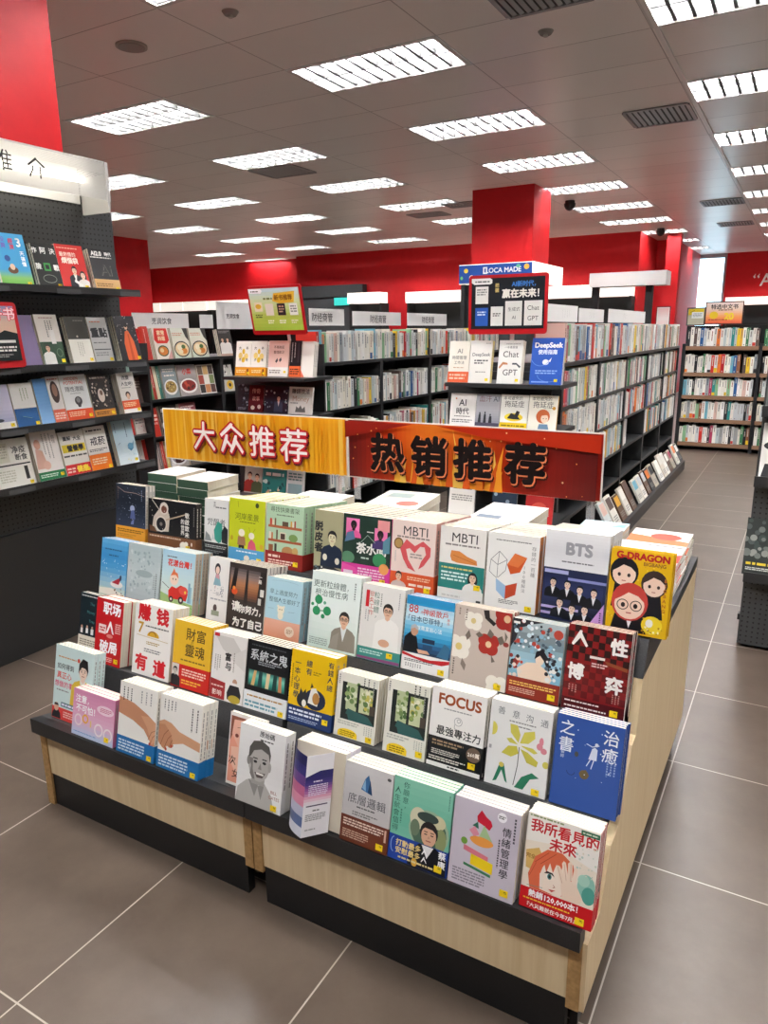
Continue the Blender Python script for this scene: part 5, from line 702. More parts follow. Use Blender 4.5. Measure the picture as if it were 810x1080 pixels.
rack_book(1.143, .125, .213, .013, 3, '#2e2926', [('g', 12, 88, 88, 95, 1, '#e6e2da'), ('dots', 4, 24, 96, 84, 60, 5, ['#6a5e54', '#3a332e', '#a8988a', '#1c1917', '#cfc4b8']), ('e', 50, 50, 16, 16, '#d9ccc0'), ('e', 52, 56, 7, 6, '#7a5f50')], 'dark photographic book over a brown band, third rack shelf', 'dark photographic books', zc, band=(17, '#c9873a', [('g', 8, 5, 70, 13, 2, '#5a3a14')]), st=(88, 8))
rack_book(1.322, .110, .21, .013, 4, '#ece9e3', [('t', '改變', 50, 88, 22, '#4a4a4c', .02), ('t', '人生吧！', 52, 73, 20, '#4a4a4c', .02), ('g', 18, 62, 70, 65, 1, '#999'), ('e', 44, 46, 14, 8, '#3a3230'), ('e', 44, 42, 9, 8, '#e8c4a6')], 'white book over an orange-red band at the end of the third rack shelf', 'white books with the orange-red band', zc, band=(32, '#e4582c', [('g', 8, 16, 80, 28, 3, '#f6d6a8'), ('r', 0, 1, 100, 11, '#efece6')]), st=(88, 8))
rack_book(.60, .180, .215, .014, 3, '#e6e4da', [('r', 2, 52, 44, 92, '#d6d2c0'), ('g', 6, 60, 40, 88, 5, '#b0ac98'), ('t', '净疫', 72, 76, 19, '#4a4a46', .03), ('t', '断食', 76, 60, 17, '#4a4a46', .03), ('r', 4, 44, 96, 47, '#2c2c2a'), ('g', 8, 10, 50, 36, 5, '#c4c0ae'), ('r', 76, 12, 86, 40, '#2c2c2a')], 'cream book with black rules, start of the lowest rack shelf', 'cream black-ruled books', zd, st=(88, 5), side='P')
rack_book(.799, .138, .23, .013, 3, '#efe9e3', [('gv', 40, 40, 80, 94, 3, '#8a8680'), ('e', 20, 74, 12, 10, '#dba892'), ('p', '#e3b7a4', 2, 24, 10, 66, 34, 60, 44, 24), ('e', 40, 30, 14, 9, '#eabfae'), ('v', '自信', 84, 90, 14, '#6a6660')], 'white book with soft flesh-toned figures over a green band, lowest rack shelf', 'white flesh-toned books', zd, band=(17, '#2a7a4c', [('g', 6, 5, 74, 13, 2, '#d9ead9')]), st=(88, 8))
rack_book(.946, .140, .211, .013, 3, '#f0ede5', [('r', 4, 52, 96, 70, '#e6cf3a'), ('t', '營養學', 56, 61, 22, '#26262a', .05), ('t', '圖解', 30, 84, 16, '#3a3a3c', .03), ('t', '大全', 70, 83, 16, '#3a3a3c', .03), ('g', 4, 40, 96, 47, 1, '#5a5a58')], 'white book with a yellow highlight over a red band, lowest rack shelf', 'white yellow-highlight books', zd, band=(24, '#c8262e', [('t', '健康', 66, 12, 24, '#f4d84a', .05), ('g', 4, 4, 36, 18, 2, '#f0c8c0')]), st=(88, 8))
rack_book(1.090, .126, .218, .013, 3, '#f1eee6', [('t', '戒菸', 56, 66, 36, '#3a3a3c', .02), ('g', 10, 88, 84, 94, 1, '#2a2a2c'), ('g', 8, 42, 92, 49, 2, '#4a4a4c')], 'white book with two large characters over an orange band, lowest rack shelf', 'white orange-band books', zd, band=(36, '#ec7a24', [('g', 10, 12, 80, 28, 3, '#f8d8b0')]), st=(88, 5))
rack_book(1.261, .130, .23, .013, 4, '#cfe3ec', [('grad', 0, 0, 100, 100, ['#e3eef0', '#c4dde8', '#b4d2e0']), ('gv', 60, 60, 74, 94, 1, '#3a5a78'), ('gv', 10, 70, 20, 94, 1, '#5a7a94'), ('p', '#4a86b0', 56, 36, 78, 40, 92, 52, 84, 34, 70, 28), ('e', 72, 40, 14, 7, '#6fa6c8'), ('l', '#2c5a80', 1.2, 14, 46, 26, 50), ('dots', 20, 6, 90, 24, 10, 3, ['#e6d88a', '#a9cfe0'])], 'pale blue watercolour book at the end of the lowest rack shelf', 'pale blue watercolour books', zd, st=(86, 8))
# framed poster in the rack
def framed(name, lab, loc, rot, w, h, els, bg, rim='#b3141c', stand=0):
    t = thing(name, lab, 'poster', loc, rot); f = MB(); b = .017; n = 5
    def rr(x0, y0, x1, y1, r): return [(cx + r * math.cos(R(a + 90 * i / n)), cy + r * math.sin(R(a + 90 * i / n))) for cx, cy, a in ((x1 - r, y1 - r, 0), (x0 + r, y1 - r, 90), (x0 + r, y0 + r, 180), (x1 - r, y0 + r, 270)) for i in range(n + 1)]
    f.extr([(p[0], p[1]) for p in rr(0, 0, w, h, .016)], 0, 1, 'z', rim); f.v = [(x, .001 + z * .01, y) for x, y, z in f.v]
    f.build('frame', M['paper'], t); c = MB(); c.box((b, -.001, b + .012), (w - b, .0008, h - b), bg)
    n0 = len(c.v); Art(c, w - 2 * b, h - 2 * b - .012, y=-.0012, step=.0003).draw(els)
    for i in range(n0, len(c.v)): x, y, z = c.v[i]; c.v[i] = (x + b, y, z + b + .012)
    c.build('poster_sheet', M['paper'], t)
    if stand: MB().box((w / 2 - .02, .0115, .03), (w / 2 + .02, .013, .12), '#e8e8e6').box((w / 2 - .006, .0131, .06), (w / 2 + .006, .092, .072), '#e8e8e6').box((w / 2 - .012, .092, stand), (w / 2 + .012, .096, .09), '#e8e8e6').build('stand', M['paper'], t)
    return t
framed('framed_poster', 'red framed poster with a dark mountain on the tall black rack', (-.9, .545, zb + .001), (-R(6), 0, R(90)), .225, .275, [('grad', 0, 45, 100, 100, ['#d9b49a', '#c9a896', '#7f8fb4']), ('t', '好书', 72, 86, 30, '#d8283a', .08), ('t', '好书', 72, 86, 30, '#f6d8dc', .02), ('p', '#141a1c', 0, 0, 0, 36, 40, 44, 70, 56, 100, 50, 100, 0), ('r', 20, 33, 92, 38, '#d9d9d4'), ('g', 30, 16, 92, 28, 2, '#e6e6e0'), ('g', 36, 6, 80, 13, 2, '#9a9a94')], '#14201f')
# ================================================================== bookcases behind
def gondola(name, lab, xb, xf, y0, n, levels, base=True):
    """double-sided black bookcase; the side at xf faces +x; bays of 0.88"""
    t = thing(name, lab, 'bookcase', (xf, y0, 0), group='black gondola bookcases'); bw = .88; L = n * bw + .04; D_ = xf - xb; top = levels[0]
    MB().box((-D_ / 2 - .01, 0, .1), (-D_ / 2 + .01, L, top - .024)).build('back_panel', M['black'], t)
    MB().box((-D_, 0, top - .0235), (0, L, top)).build('top_shelf', M['black'], t)
    MB().box((-D_ + .02, .01, 0), (-.02, L - .01, .099)).build('plinth', M['kick'], t)
    for k in range(n + 1):
        for a, b in ((-D_ / 2 + .0105, -.003), (-D_ + .003, -D_ / 2 - .0105)): MB().box((a, bw * k, .1), (b, bw * k + .04, top - .024)).build('upright', M['black'], t)
    for z in levels[1:]:
        for k in range(n): MB().box((-D_ / 2 + .011, bw * k + .0405, z - .02), (-.006, bw * (k + 1) - .0005, z)).build('shelf', M['black'], t)
    return t
G0L = (1.335, 1.01, .70, .40); G1L = (1.33, .99, .66, .36); G2L = (1.35, 1.09, .845, .60, .36)
gondola('bookcase', 'black bookcase of face-out cookbooks beyond the tall rack', -3.3, -2.58, 2.98, 3, G0L)
gondola('bookcase', 'black bookcase of business books behind the yellow banner, with three white signs', -1.60, -.87, 2.95, 4, G1L)
gondola('bookcase', 'long black bookcase along the aisle, behind the endcap of blue and white books', .12, .85, 2.97, 5, G2L)
PAL = ['#efece4', '#e8e4da', '#f2f0ea', '#dcd8cf', '#d3d6d4', '#e9e3d2', '#c9ced0', '#f4f2ee', '#b8c4c6', '#ece8de', '#e2ded6', '#2a2c30', '#1e2024', '#b8262c', '#c9382c', '#d9a23a', '#e6c22e', '#2f8a86', '#2c5a8e', '#6fb0c4', '#86b48a', '#3f7a52', '#e07a34', '#8a5a40', '#5a4a44', '#a83a5a', '#d8b6a8', '#9a9ea0']
CN = {'#2a2c30': 'black', '#1e2024': 'black', '#b8262c': 'red', '#c9382c': 'red', '#d9a23a': 'amber', '#e6c22e': 'yellow', '#2f8a86': 'teal', '#2c5a8e': 'blue', '#6fb0c4': 'light blue', '#86b48a': 'pale green', '#3f7a52': 'green', '#e07a34': 'orange', '#8a5a40': 'brown', '#5a4a44': 'dark brown', '#a83a5a': 'plum', '#d8b6a8': 'blush', '#9a9ea0': 'grey', '#d3d6d4': 'pale grey', '#c9ced0': 'pale grey', '#b8c4c6': 'blue-grey', '#dcd8cf': 'stone', '#e9e3d2': 'cream', '#e8e4da': 'cream', '#ece8de': 'cream'}
def spine_geo(mb, x, y, z, th, h, d, col, rg, ax):
    """one spine-out book appended to mb. ax 'x': spine faces +x at x, thickness along y; ax 'y': spine faces -y at y, thickness along x"""
    f = (lambda a, b, c: (x - b, y + a, z + c)) if ax == 'x' else (lambda a, b, c: (x + a, y + b, z + c))
    n = len(mb.v); mb.box((0, 0, 0), (th, d, h), col)
    mb.c[-5] = lin('#efeadd')
    k = len(mb.v); tx = rg.choice(['#6a6a6c', '#8a8682', '#a09a94', '#4a5a6a', '#9a5a50']) if sum(lin(col)[:3]) > .75 else '#cfccc2'; m = th * rg.uniform(.34, .4)
    def lab(c0, c1, c, a0=m, a1=None):
        a1 = th - m if a1 is None else a1
        mb.v += [(a0, -.0006, c0), (a1, -.0006, c0), (a1, -.0006, c1), (a0, -.0006, c1)]; j = len(mb.v); mb.f.append((j - 4, j - 3, j - 2, j - 1)); mb.c.append(lin(c)); mb.m.append(0)
    q = h * rg.uniform(.86, .93)
    for _ in range(rg.randint(3, 6)):
        e = q - h * rg.uniform(.05, .1); lab(e, q, tx); q = e - h * .012
    if rg.random() < .2: lab(h * .02, h * rg.uniform(.16, .3), rg.choice(['#c9382c', '#e6c22e', '#2c5a8e', '#2a2c30', '#e07a34', '#3f7a52', '#f4f2ee']), .0005, th - .0005)
    elif rg.random() < .5: lab(h * .05, h * .11, tx)
    for i in range(n, len(mb.v)): mb.v[i] = f(*mb.v[i])
def row(ax, fixed, a0, a1, z, hmax, tmin, tmax, where, rg, one=None, hmin=.19, dmax=.17):
    """a shelf row of spine-out books; each its own object unless a collecting mesh is given"""
    a = a0; out = []
    while a < a1 - tmin:
        th = min(rg.uniform(tmin, tmax), a1 - a); h = min(hmax, rg.uniform(hmin, .232)); c = rg.choice(PAL[:11]) if rg.random() < .42 else rg.choice(PAL)
        out.append((a, th, h, c)); a += th + rg.uniform(.0008, .002)
        if rg.random() < .025: a += rg.uniform(.01, .03)
    cnt = Counter()
    for i, (a, th, h, c) in enumerate(out):
        off = rg.uniform(0, .012)
        if one is not None: spine_geo(one, fixed - off if ax == 'x' else a, a if ax == 'x' else fixed + off, z + .0004, th, h, dmax, c, rg, ax); continue
        mb = MB(); spine_geo(mb, 0, 0, 0, th, h, dmax, c, rg, ax); nm = CN.get(c, 'white'); cnt[nm] += 1
        n = cnt[nm]; sfx = {1: 'st', 2: 'nd', 3: 'rd'}.get(n if n < 20 else n % 10, 'th')
        o = mb.build('shelved_book', M['paper'], None, (fixed - off, a, z + .0004) if ax == 'x' else (a, fixed + off, z + .0004))
        tag(o, f'{n}{sfx} {nm} spine from the near end, {where}' if ax == 'x' else f'{n}{sfx} {nm} spine from the aisle side, {where}', 'book', 'spine-out books, ' + where)
    return len(out)
rg = random.Random(11); NB = 0
for k, (lv, nm) in enumerate(((1.33, 'top shelf'), (.99, 'middle shelf'), (.66, 'third shelf'))):
    for bay in range(3 if k < 2 else 4):
        if k == 2 and bay < 1: continue
        y = 2.95 + .88 * bay + (.045 if k else .005)
        if bay > 2: continue
        if k == 2 and bay == 0: continue
        NB += row('x', -.872, y, 2.95 + .88 * (bay + 1) - .004, lv, .24, .026, .044, f'{nm}, {nth[bay]} bay, business bookcase', rg)
for bay in range(5):
    NB += row('x', .848, 2.97 + .88 * bay + .004, 2.97 + .88 * (bay + 1) - .002, 1.35, .226, .040, .062, f'top shelf, {nth[bay]} bay, aisle bookcase', rg, hmin=.2)
for bay in range(2):
    NB += row('x', .844, 2.97 + .88 * bay + .046, 2.97 + .88 * (bay + 1) - .004, 1.09, .215, .034, .052, f'second shelf, {nth[bay]} bay, aisle bookcase', rg)
rest = MB()
for lv in (1.09, .845, .60):
    for bay in range(5):
        if lv == 1.09 and bay < 2: continue
        if lv == .60 and bay == 2: row('x', .83, 2.97 + .88 * 2 + .046, 2.97 + .88 * 2 + .3, lv, .215, .03, .05, '', rg, rest); continue
        row('x', .844, 2.97 + .88 * bay + .046, 2.97 + .88 * (bay + 1) - .004, lv, .215, .028, .05, '', rg, rest)
for bay in range(3, 4): row('x', -.872, 2.95 + .88 * bay + .045, 2.95 + .88 * (bay + 1) - .004, 1.33, .24, .03, .05, '', rg, rest)
for bay in range(4): row('x', -.872, 2.95 + .88 * bay + .045, 2.95 + .88 * (bay + 1) - .004, .36, .24, .03, .05, '', rg, rest)
row('x', -.872, 2.995, 3.82, .66, .24, .03, .05, '', rg, rest)
# ---------------------------------------------------------------- far bookcase at the end of the aisle
t = thing('bookcase', 'black bookcase with wood-coloured price rails at the end of the aisle', 'bookcase', (.68, 8.8, 0), group='black bookcases'); FL = (1.31, .985, .70, .405, .10)
MB().box((0, .26, 0), (1.78, .28, 1.56), '#1c1d1e').build('back_panel', M['matte'], t)
for x in (0, .87, 1.74): MB().box((x, -.005, 0), (x + .04, .2595, 1.34), '#17181a').build('upright', M['matte'], t)
for z in FL:
    for x in (.0405, .9105):
        s = MB(); s.box((x, 0, z - .02), (x + .829, .259, z), '#1b1c1d'); so = s.build('shelf', M['matte'], t)
        MB().box((x, -.006, z - .045), (x + .829, -.0005, z + .003), '#8a6a52').build('price_rail', M['matte'], so)
for i, z in enumerate(FL):
    for x0, x1 in ((.725, 1.545), (1.60, 2.41)):
        NBf = row('y', 8.82, x0, x1, z, .235, .026, .042, '', rg, rest, dmax=.2)
def card(name, lab, loc, rz, w, h, els, bg, th=.004, group=None, cat='sign', part='card', frame=None):
    t = thing(name, lab, cat, loc, (0, 0, rz), group); c = MB(); c.box((0, 0, 0), (w, th, h), bg); Art(c, w, h, y=-.0003, step=.0006).draw(els); c.build(part, M['paper'], t)
    if frame:
        f = MB(); f.box((-.012, -.004, -.012), (w + .012, .008, 0), frame).box((-.012, -.004, h), (w + .012, .008, h + .012), frame).box((-.012, -.004, 0), (-.0, .008, h), frame).box((w, -.004, 0), (w + .012, .008, h), frame); f.build('frame', M['matte'], t)
    return t
card('framed_sign', 'red and yellow promotional sign on top of the far bookcase', (.915, 8.86, 1.585), 0, .41, .25, [('grad', 0, 0, 100, 100, ['#e25a44', '#f0a060', '#f0d4c0', '#f4e4dc']), ('t', '特选中文书', 50, 80, 15, '#3a2a28', .03), ('e', 22, 40, 12, 18, '#e6c22e'), ('t', '20', 64, 34, 26, '#f2d23a', .06), ('g', 34, 60, 74, 68, 1, '#8a4a3a'), ('g', 8, 14, 60, 22, 1, '#a83a2a')], '#f0a060', frame='#4a2a26')
card('framed_sign', 'yellow and grey notice beside the red promotional sign on the far bookcase', (.705, 8.87, 1.575), 0, .19, .195, [('r', 3, 60, 97, 97, '#d9c22e'), ('r', 24, 40, 94, 78, '#e9ecec'), ('g', 30, 46, 88, 72, 3, '#9aa09a'), ('l', '#6a6a2a', 3, 14, 76, 40, 90)], '#b8b6a0', frame='#3a3a38')
card('framed_sign', 'tall pale pink notice at the end of the aisle bookcase', (.575, 7.45, 1.52), 0, .13, .24, [('grad', 6, 4, 94, 96, ['#e8c4c0', '#f2e4e0', '#e6b8b4'])], '#f4efec', frame='#7a2a2e')
card('framed_sign', 'dark comic poster card on the second bay of the far bookcase', (1.62, 8.88, 1.57), 0, .30, .22, [('dots', 2, 2, 98, 98, 40, 7, ['#2a2a2c', '#e6e4e0', '#8a8a8c', '#c4443c'])], '#3a3a3c', frame='#222')
# ---------------------------------------------------------------- white name cards on the bookcases
def topsign(lab, x, y0, y1, z, h, txt, sz, tcx=.5):
    card('shelf_sign', lab, (x, y0, z), R(90), y1 - y0, h, [('t', txt, tcx * 100, 48, sz, '#3c3d3f', .01)] if len(txt) > 2 else [('gv', tcx * 100 - sz * 1.3, 22, tcx * 100 + sz * 1.3, 74, 4, '#55585a')] if txt else [], '#eeeeec', group='white shelf name signs')
topsign('white cookery shelf sign on the cookbook bookcase, over the bowl cookbooks', -2.7, 2.99, 3.62, 1.585, .125, '烹调饮食', 9)
topsign('small blank white shelf sign between the two cookery signs', -2.7, 3.76, 3.93, 1.585, .12, '', 9)
topsign('tall white cookery shelf sign standing behind the framed yellow-green poster', -2.66, 3.94, 4.46, 1.575, .245, '烹调饮食', 9, .42)
topsign('first white business shelf sign, next to the framed yellow-green poster', -.93, 2.96, 3.40, 1.585, .115, '财经商管', 15, .35)
topsign('middle white business shelf sign on the business bookcase', -.93, 3.52, 4.28, 1.585, .105, '财经商管', 8.5)
topsign('last white business shelf sign, close to the amber book', -.93, 4.40, 5.19, 1.585, .105, '财经商管', 8)
topsign('first white shelf sign on the aisle bookcase, next to the framed black poster', .74, 2.99, 3.62, 1.585, .10, '文学', 12, .6)
topsign('second white shelf sign on the aisle bookcase', .74, 3.66, 4.33, 1.585, .09, '文学', 9)
topsign('third white shelf sign on the aisle bookcase, farthest from the banner', .74, 4.48, 5.9, 1.585, .10, '文学', 4.5, .4)
# ---------------------------------------------------------------- leaning books along the foot of the aisle bookcase
def tilt_book(y, w, h, col, els, lab, th=.018):
    t = thing('leaning_book', lab, 'book', (.985, y, .105), (-R(28), 0, R(90)), 'books leaning along the foot of the aisle bookcase')
    c = MB(); b = .0006; c.box((0, 0, 0), (w, b, h), col).box((0, th - b, 0), (w, th, h), col).box((0, b, 0), (b, th - b, h), col); Art(c, w, h).draw(els); c.build('cover', M['paper'], t); MB().box((b + .0001, b + .0001, .001), (w - .001, th - b - .0001, h - .001)).build('page_block', M['pages'], t)
rr = random.Random(5); y = 3.9; i = 0
while y < 7.25:
    w = rr.uniform(.13, .17); c = rr.choice(['#e8e4da', '#d9d4c8', '#5a4436', '#2c2e34', '#efece4', '#cfd6d4', '#b8b0a0', '#e3d6c0', '#3a3a3c', '#d8cfc0'])
    tilt_book(y, w, rr.uniform(.2, .25), c, [('r', 10, 55, 90, 92, rr.choice(PAL)), ('g', 16, 12, 84, 34, 3, '#8a8a86')], f'{nth[i % 12] if i < 12 else nth[i - 12] + " after the twelfth"} leaning book along the foot of the aisle bookcase'); y += w + rr.uniform(.01, .05) + (.12 if i % 5 == 4 else 0); i += 1
q = MB(); q.extr([(.03, .0), (.16, .0), (.16, .1), (.03, .1)], 3.8, 7.35, 'y'); q.v = [(x + .85, y_, z) for x, y_, z in q.v]
tag(q.build('book_ledge', M['black']), 'low black ledge along the foot of the aisle bookcase', 'shelf')
# ---------------------------------------------------------------- endcaps
def endcap(lab, x0, x1, yb=2.94, levels=(1.25, 1.0, .75, .5), bp=None, dp=.35):
    t = thing('end_shelf_unit', lab, 'shelf unit', (x0, yb, 0), group='black end shelf units'); w = x1 - x0
    bp = bp or (x0, x1, 1.47); MB().box((bp[0] - x0, -.02, 0), (bp[1] - x0, -.001, bp[2])).build('back_panel', M['black'], t)
    for z in levels:
        MB().box((.0, -.35, z - .022), (w, -.021, z)).build('shelf', M['black'], t)
    for x in (0, w - .015): MB().box((x + (.002 if x == 0 else -.002), -.2, 0), (x + .015 + (.002 if x == 0 else -.002), -.0205, .47)).build('side_panel', M['black'], t)
    MB().box((.02, -.33, 0), (w - .02, -.2005, .12)).build('plinth', M['kick'], t)
    return t
endcap('black end shelf unit partly hidden by the tall rack, with worn books', -3.3, -2.5)
endcap('black end shelf unit below the framed yellow-green poster', -1.42, -.725, bp=(-1.6, -.80, 1.46), levels=(1.25, 1.0, .72, .41))
endcap('black end shelf unit below the framed black poster', .27, .95, bp=(.14, .80, 1.3), levels=(1.25, 1.0, .74, .47))
def ec(x0, yb, z, w, h, th, n, bg, els, lab, pl, **k): stack(lab, pl, 'book', (x0, yb, z + .0006), 0, R(10), n if z > 1.1 else 1, w, h, th, bg, els, **k)
ye = 2.62
ec(.272, ye, 1.25, .126, .235, .016, 2, '#efe9dc', [('t', 'AI', 52, 76, 30, '#4a4a46', .0), ('t', '時間管理', 52, 60, 18, '#6a6a60', .01), ('t', '工作法', 52, 48, 17, '#6a6a60', .01), ('g', 24, 34, 76, 38, 1, '#c9a48a')], 'cream AI book with an orange foot, upper shelf under the framed black poster', 'cream AI books', st=None, band=(26, '#e2643a', [('g', 8, 6, 90, 22, 2, '#f6cdb4')]))
ec(.4015, ye, 1.25, .132, .237, .016, 2, '#edebe4', [('t', 'DeepSeek', 52, 66, 20, '#3a3f44', .01), ('g', 22, 44, 84, 56, 2, '#4a4a4a'), ('g', 30, 24, 76, 28, 1, '#8a8a86'), ('g', 70, 92, 94, 95, 1, '#999')], 'white book with thin lettering between the cream AI book and the GPT book', 'white thin-lettered books', st=(84, 8), side='S', spine='#d9c67a')
ec(.574, ye, 1.25, .138, .238, .014, 3, '#ebebe6', [('t', '一本書讀懂', 50, 84, 11, '#5a5a56'), ('t', 'Chat', 52, 68, 34, '#2f3132', .0), ('t', 'GPT', 54, 26, 34, '#2f3132', .0), ('p', '#c98a62', 4, 38, 20, 50, 40, 48, 42, 44, 22, 44, 8, 34), ('p', '#4a4e54', 96, 40, 78, 48, 60, 48, 60, 44, 78, 44, 92, 36), ('g', 30, 90, 90, 93, 1, '#999')], 'white book with large Chat GPT lettering on the endcap', 'white Chat GPT books', st=(84, 8), side='P')
ec(.764, ye, 1.25, .178, .25, .015, 2, '#2857b4', [('t', 'DeepSeek', 52, 83, 21, '#ffffff', .05), ('t', '使用指南', 50, 70, 15, '#e9f0fa', .03), ('e', 46, 48, 10, 6, '#f4f7fb'), ('p', '#f4f7fb', 54, 50, 64, 58, 60, 48), ('g', 16, 22, 84, 32, 2, '#8fb0e4'), ('ring', 30, 60, 30, 20, 1.2, '#6f9ae0', 200, 330), ('ring', 60, 20, 36, 14, 1.2, '#6f9ae0', 180, 320), ('r', 6, 4, 60, 7, '#7fa6e6')], 'large blue book wrapped in shiny film on the endcap upper shelf', 'large blue books', st=(82, 9), spine='#e9e9e4')
ec(.286, ye, 1.0, .158, .188, .014, 2, '#f0eeea', [('t', 'AI', 48, 72, 34, '#3a3c40', .01), ('t', '時代', 50, 46, 26, '#3a3c40', .02), ('g', 18, 28, 82, 32, 1, '#3a3a3a'), ('g', 10, 10, 90, 22, 2, '#7a7a7a'), ('e', 22, 84, 3, 2.4, '#e0803a')], 'white AI book, first on the lower shelf behind the red banner', 'white lower-shelf AI books', st=None)
ec(.447, ye, 1.0, .146, .188, .014, 2, '#a9aab0', [('grad', 0, 14, 100, 100, ['#8a8b94', '#b9bac0', '#a6a7ae']), ('t', '血汗', 38, 86, 26, '#7a4a4c', .0), ('t', 'AI', 82, 86, 28, '#4a4c54', .0), ('p', '#23262e', 12, 14, 14, 38, 22, 40, 24, 14), ('p', '#23262e', 34, 14, 36, 40, 44, 40, 46, 14), ('p', '#23262e', 56, 14, 58, 34, 68, 34, 70, 14), ('e', 18, 42, 3, 3.5, '#23262e'), ('e', 40, 44, 3, 3.5, '#23262e'), ('e', 62, 38, 3, 3.5, '#23262e'), ('r', 0, 0, 100, 14, '#4a4456')], 'grey book with three dark standing figures on the endcap lower shelf', 'grey three-figure books', st=None)
pro = lambda els: [('t', '本可避免的', 44, 90, 14, '#4a4a46', 0), ('t', '拖延症', 50, 73, 24, '#4a4a46', 0)] + els
ec(.597, ye, 1.0, .160, .19, .014, 2, '#f1f0e8', pro([('e', 50, 34, 34, 12, '#e9d03a'), ('p', '#26262a', 26, 30, 40, 46, 54, 42, 60, 54, 72, 50, 66, 36, 76, 28, 50, 28), ('r', 0, 0, 100, 18, '#e9c81e'), ('g', 6, 5, 94, 13, 1, '#8a7412')]), 'white book with a slumped figure over a yellow foot, endcap lower shelf', 'white yellow-foot books', st=None)
ec(.762, ye, 1.0, .162, .192, .014, 2, '#f4f1e2', pro([('e', 52, 40, 24, 20, '#c9683a'), ('e', 58, 34, 13, 13, '#f3d8c0'), ('p', '#c9683a', 36, 40, 44, 54, 64, 54, 74, 44, 60, 44), ('p', '#6a8aa4', 36, 0, 40, 18, 70, 18, 76, 0), ('e', 88, 64, 6, 5, '#d9a03a'), ('e', 54, 34, 1.6, 1.4, '#333'), ('e', 64, 34, 1.6, 1.4, '#333')]), 'cream book with a red-haired cartoon child on the endcap lower shelf', 'cream red-haired child books', st=None, spine='#e6b02e')
framed('framed_poster', 'red framed black poster with white lettering and five small book pictures', (.395, 2.63, 1.5185), (0, 0, 0), .452, .315, [('p', '#f0eeea', 0, 92, 0, 100, 26, 100, 29, 97, 29, 90, 26, 88, 4, 88), ('g', 5, 91, 26, 96, 1, '#6a6a66'), ('v', '', 0, 0, 1, '#fff'), ('t', 'AI新时代，', 72, 87, 7.5, '#3f7ac4', .04), ('t', '赢在未来！', 68, 69, 11.5, '#f1ede2', .05), ('v', '把握', 36, 90, 5.5, '#d9c07a', .04), ('r', 6, 50, 24, 84, '#e6e4de'), ('g', 8, 66, 22, 80, 3, '#8a8a86'), ('r', 6, 6, 24, 42, '#2a5ab0'), ('g', 9, 26, 21, 36, 2, '#dfe8f6'), ('r', 28, 6, 45, 44, '#e4e3dd'), ('g', 31, 24, 42, 32, 2, '#5a5a58'), ('r', 48, 6, 71, 54, '#dddcd6'), ('t', '生成式', 60, 38, 5.5, '#3a3a3a'), ('t', 'AI', 60, 22, 6, '#3a3a3a'), ('r', 74, 6, 98, 54, '#e0dfd9'), ('t', 'Chat', 86, 40, 8, '#3a3a3a'), ('t', 'GPT', 86, 20, 8, '#3a3a3a')], '#12161c', stand=-.266)
y1 = 2.72
ec(-1.418, y1, 1.25, .134, .238, .014, 2, '#f3f0e6', [('e', 50, 70, 9, 8, '#e6c23a'), ('e', 30, 58, 14, 9, '#efd47a'), ('e', 68, 56, 14, 9, '#efd47a'), ('e', 50, 46, 12, 8, '#e6c23a'), ('t', '大', 26, 80, 17, '#5a5238', .02), ('t', '补', 74, 80, 17, '#5a5238', .02), ('t', '疗', 28, 46, 16, '#5a5238', .02), ('t', '愈', 74, 46, 16, '#5a5238', .02)], 'first white book with yellow fruit shapes, on the shelf below the yellow-green poster', 'first white yellow-fruit books', st=(88, 8), band=(25, '#e39a26', [('g', 8, 8, 70, 18, 2, '#f8e3b0'), ('r', 78, 2, 88, 20, '#7a3a1c')]))
ec(-1.281, y1, 1.25, .134, .238, .014, 2, '#f3f0e6', [('e', 50, 70, 9, 8, '#e6c23a'), ('e', 30, 58, 14, 9, '#efd47a'), ('e', 68, 56, 14, 9, '#efd47a'), ('e', 50, 46, 12, 8, '#e6c23a'), ('t', '大', 26, 80, 17, '#5a5238', .02), ('t', '补', 74, 80, 17, '#5a5238', .02), ('t', '疗', 28, 46, 16, '#5a5238', .02), ('t', '愈', 74, 46, 16, '#5a5238', .02)], 'second white book with yellow fruit shapes, next to the pink book', 'second white yellow-fruit books', st=(88, 8), band=(25, '#e39a26', [('g', 8, 8, 70, 18, 2, '#f8e3b0'), ('r', 78, 2, 88, 20, '#7a3a1c')]))
ec(-1.128, y1, 1.25, .170, .24, .014, 2, '#efc9bb', [('t', '不再拖延', 50, 82, 13, '#8a5a50', .02), ('t', '整理练习', 50, 68, 13, '#8a5a50', .02), ('p', '#3a3238', 34, 42, 44, 52, 48, 44, 40, 38), ('p', '#3a3238', 66, 46, 58, 40, 52, 46, 62, 54)], 'pale pink book on the shelf below the yellow-green poster', 'pale pink books', st=(84, 13), band=(26, '#f2ece4', [('g', 8, 8, 64, 20, 2, '#8a7a70')]))
ec(-.948, y1, 1.25, .090, .24, .014, 2, '#16171a', [('gv', 12, 40, 62, 94, 2, '#e9e7e0'), ('r', 70, 40, 84, 94, '#2c2e34')], 'narrow black book over an orange foot beside a white-spined one', 'narrow black books', st=None, band=(30, '#e06a3a', [('g', 8, 6, 92, 24, 3, '#3a2018')]))
ec(-.852, y1, 1.25, .100, .235, .014, 3, '#ece8de', [('r', 0, 0, 8, 100, '#d3cdbf'), ('p', '#e2725a', 0, 0, 0, 20, 30, 0)], 'blank off-white book at the end of the shelf below the yellow-green poster', 'blank off-white books', st=None)
ec(-1.42, y1, 1.0, .100, .19, .014, 2, '#20242c', [('dots', 0, 20, 100, 100, 20, 12, ['#3a4456', '#8a94a0', '#14171d']), ('g', 10, 6, 80, 16, 2, '#8a94a0')], 'dark navy photo book behind the yellow banner edge', 'dark navy photo books', st=None)
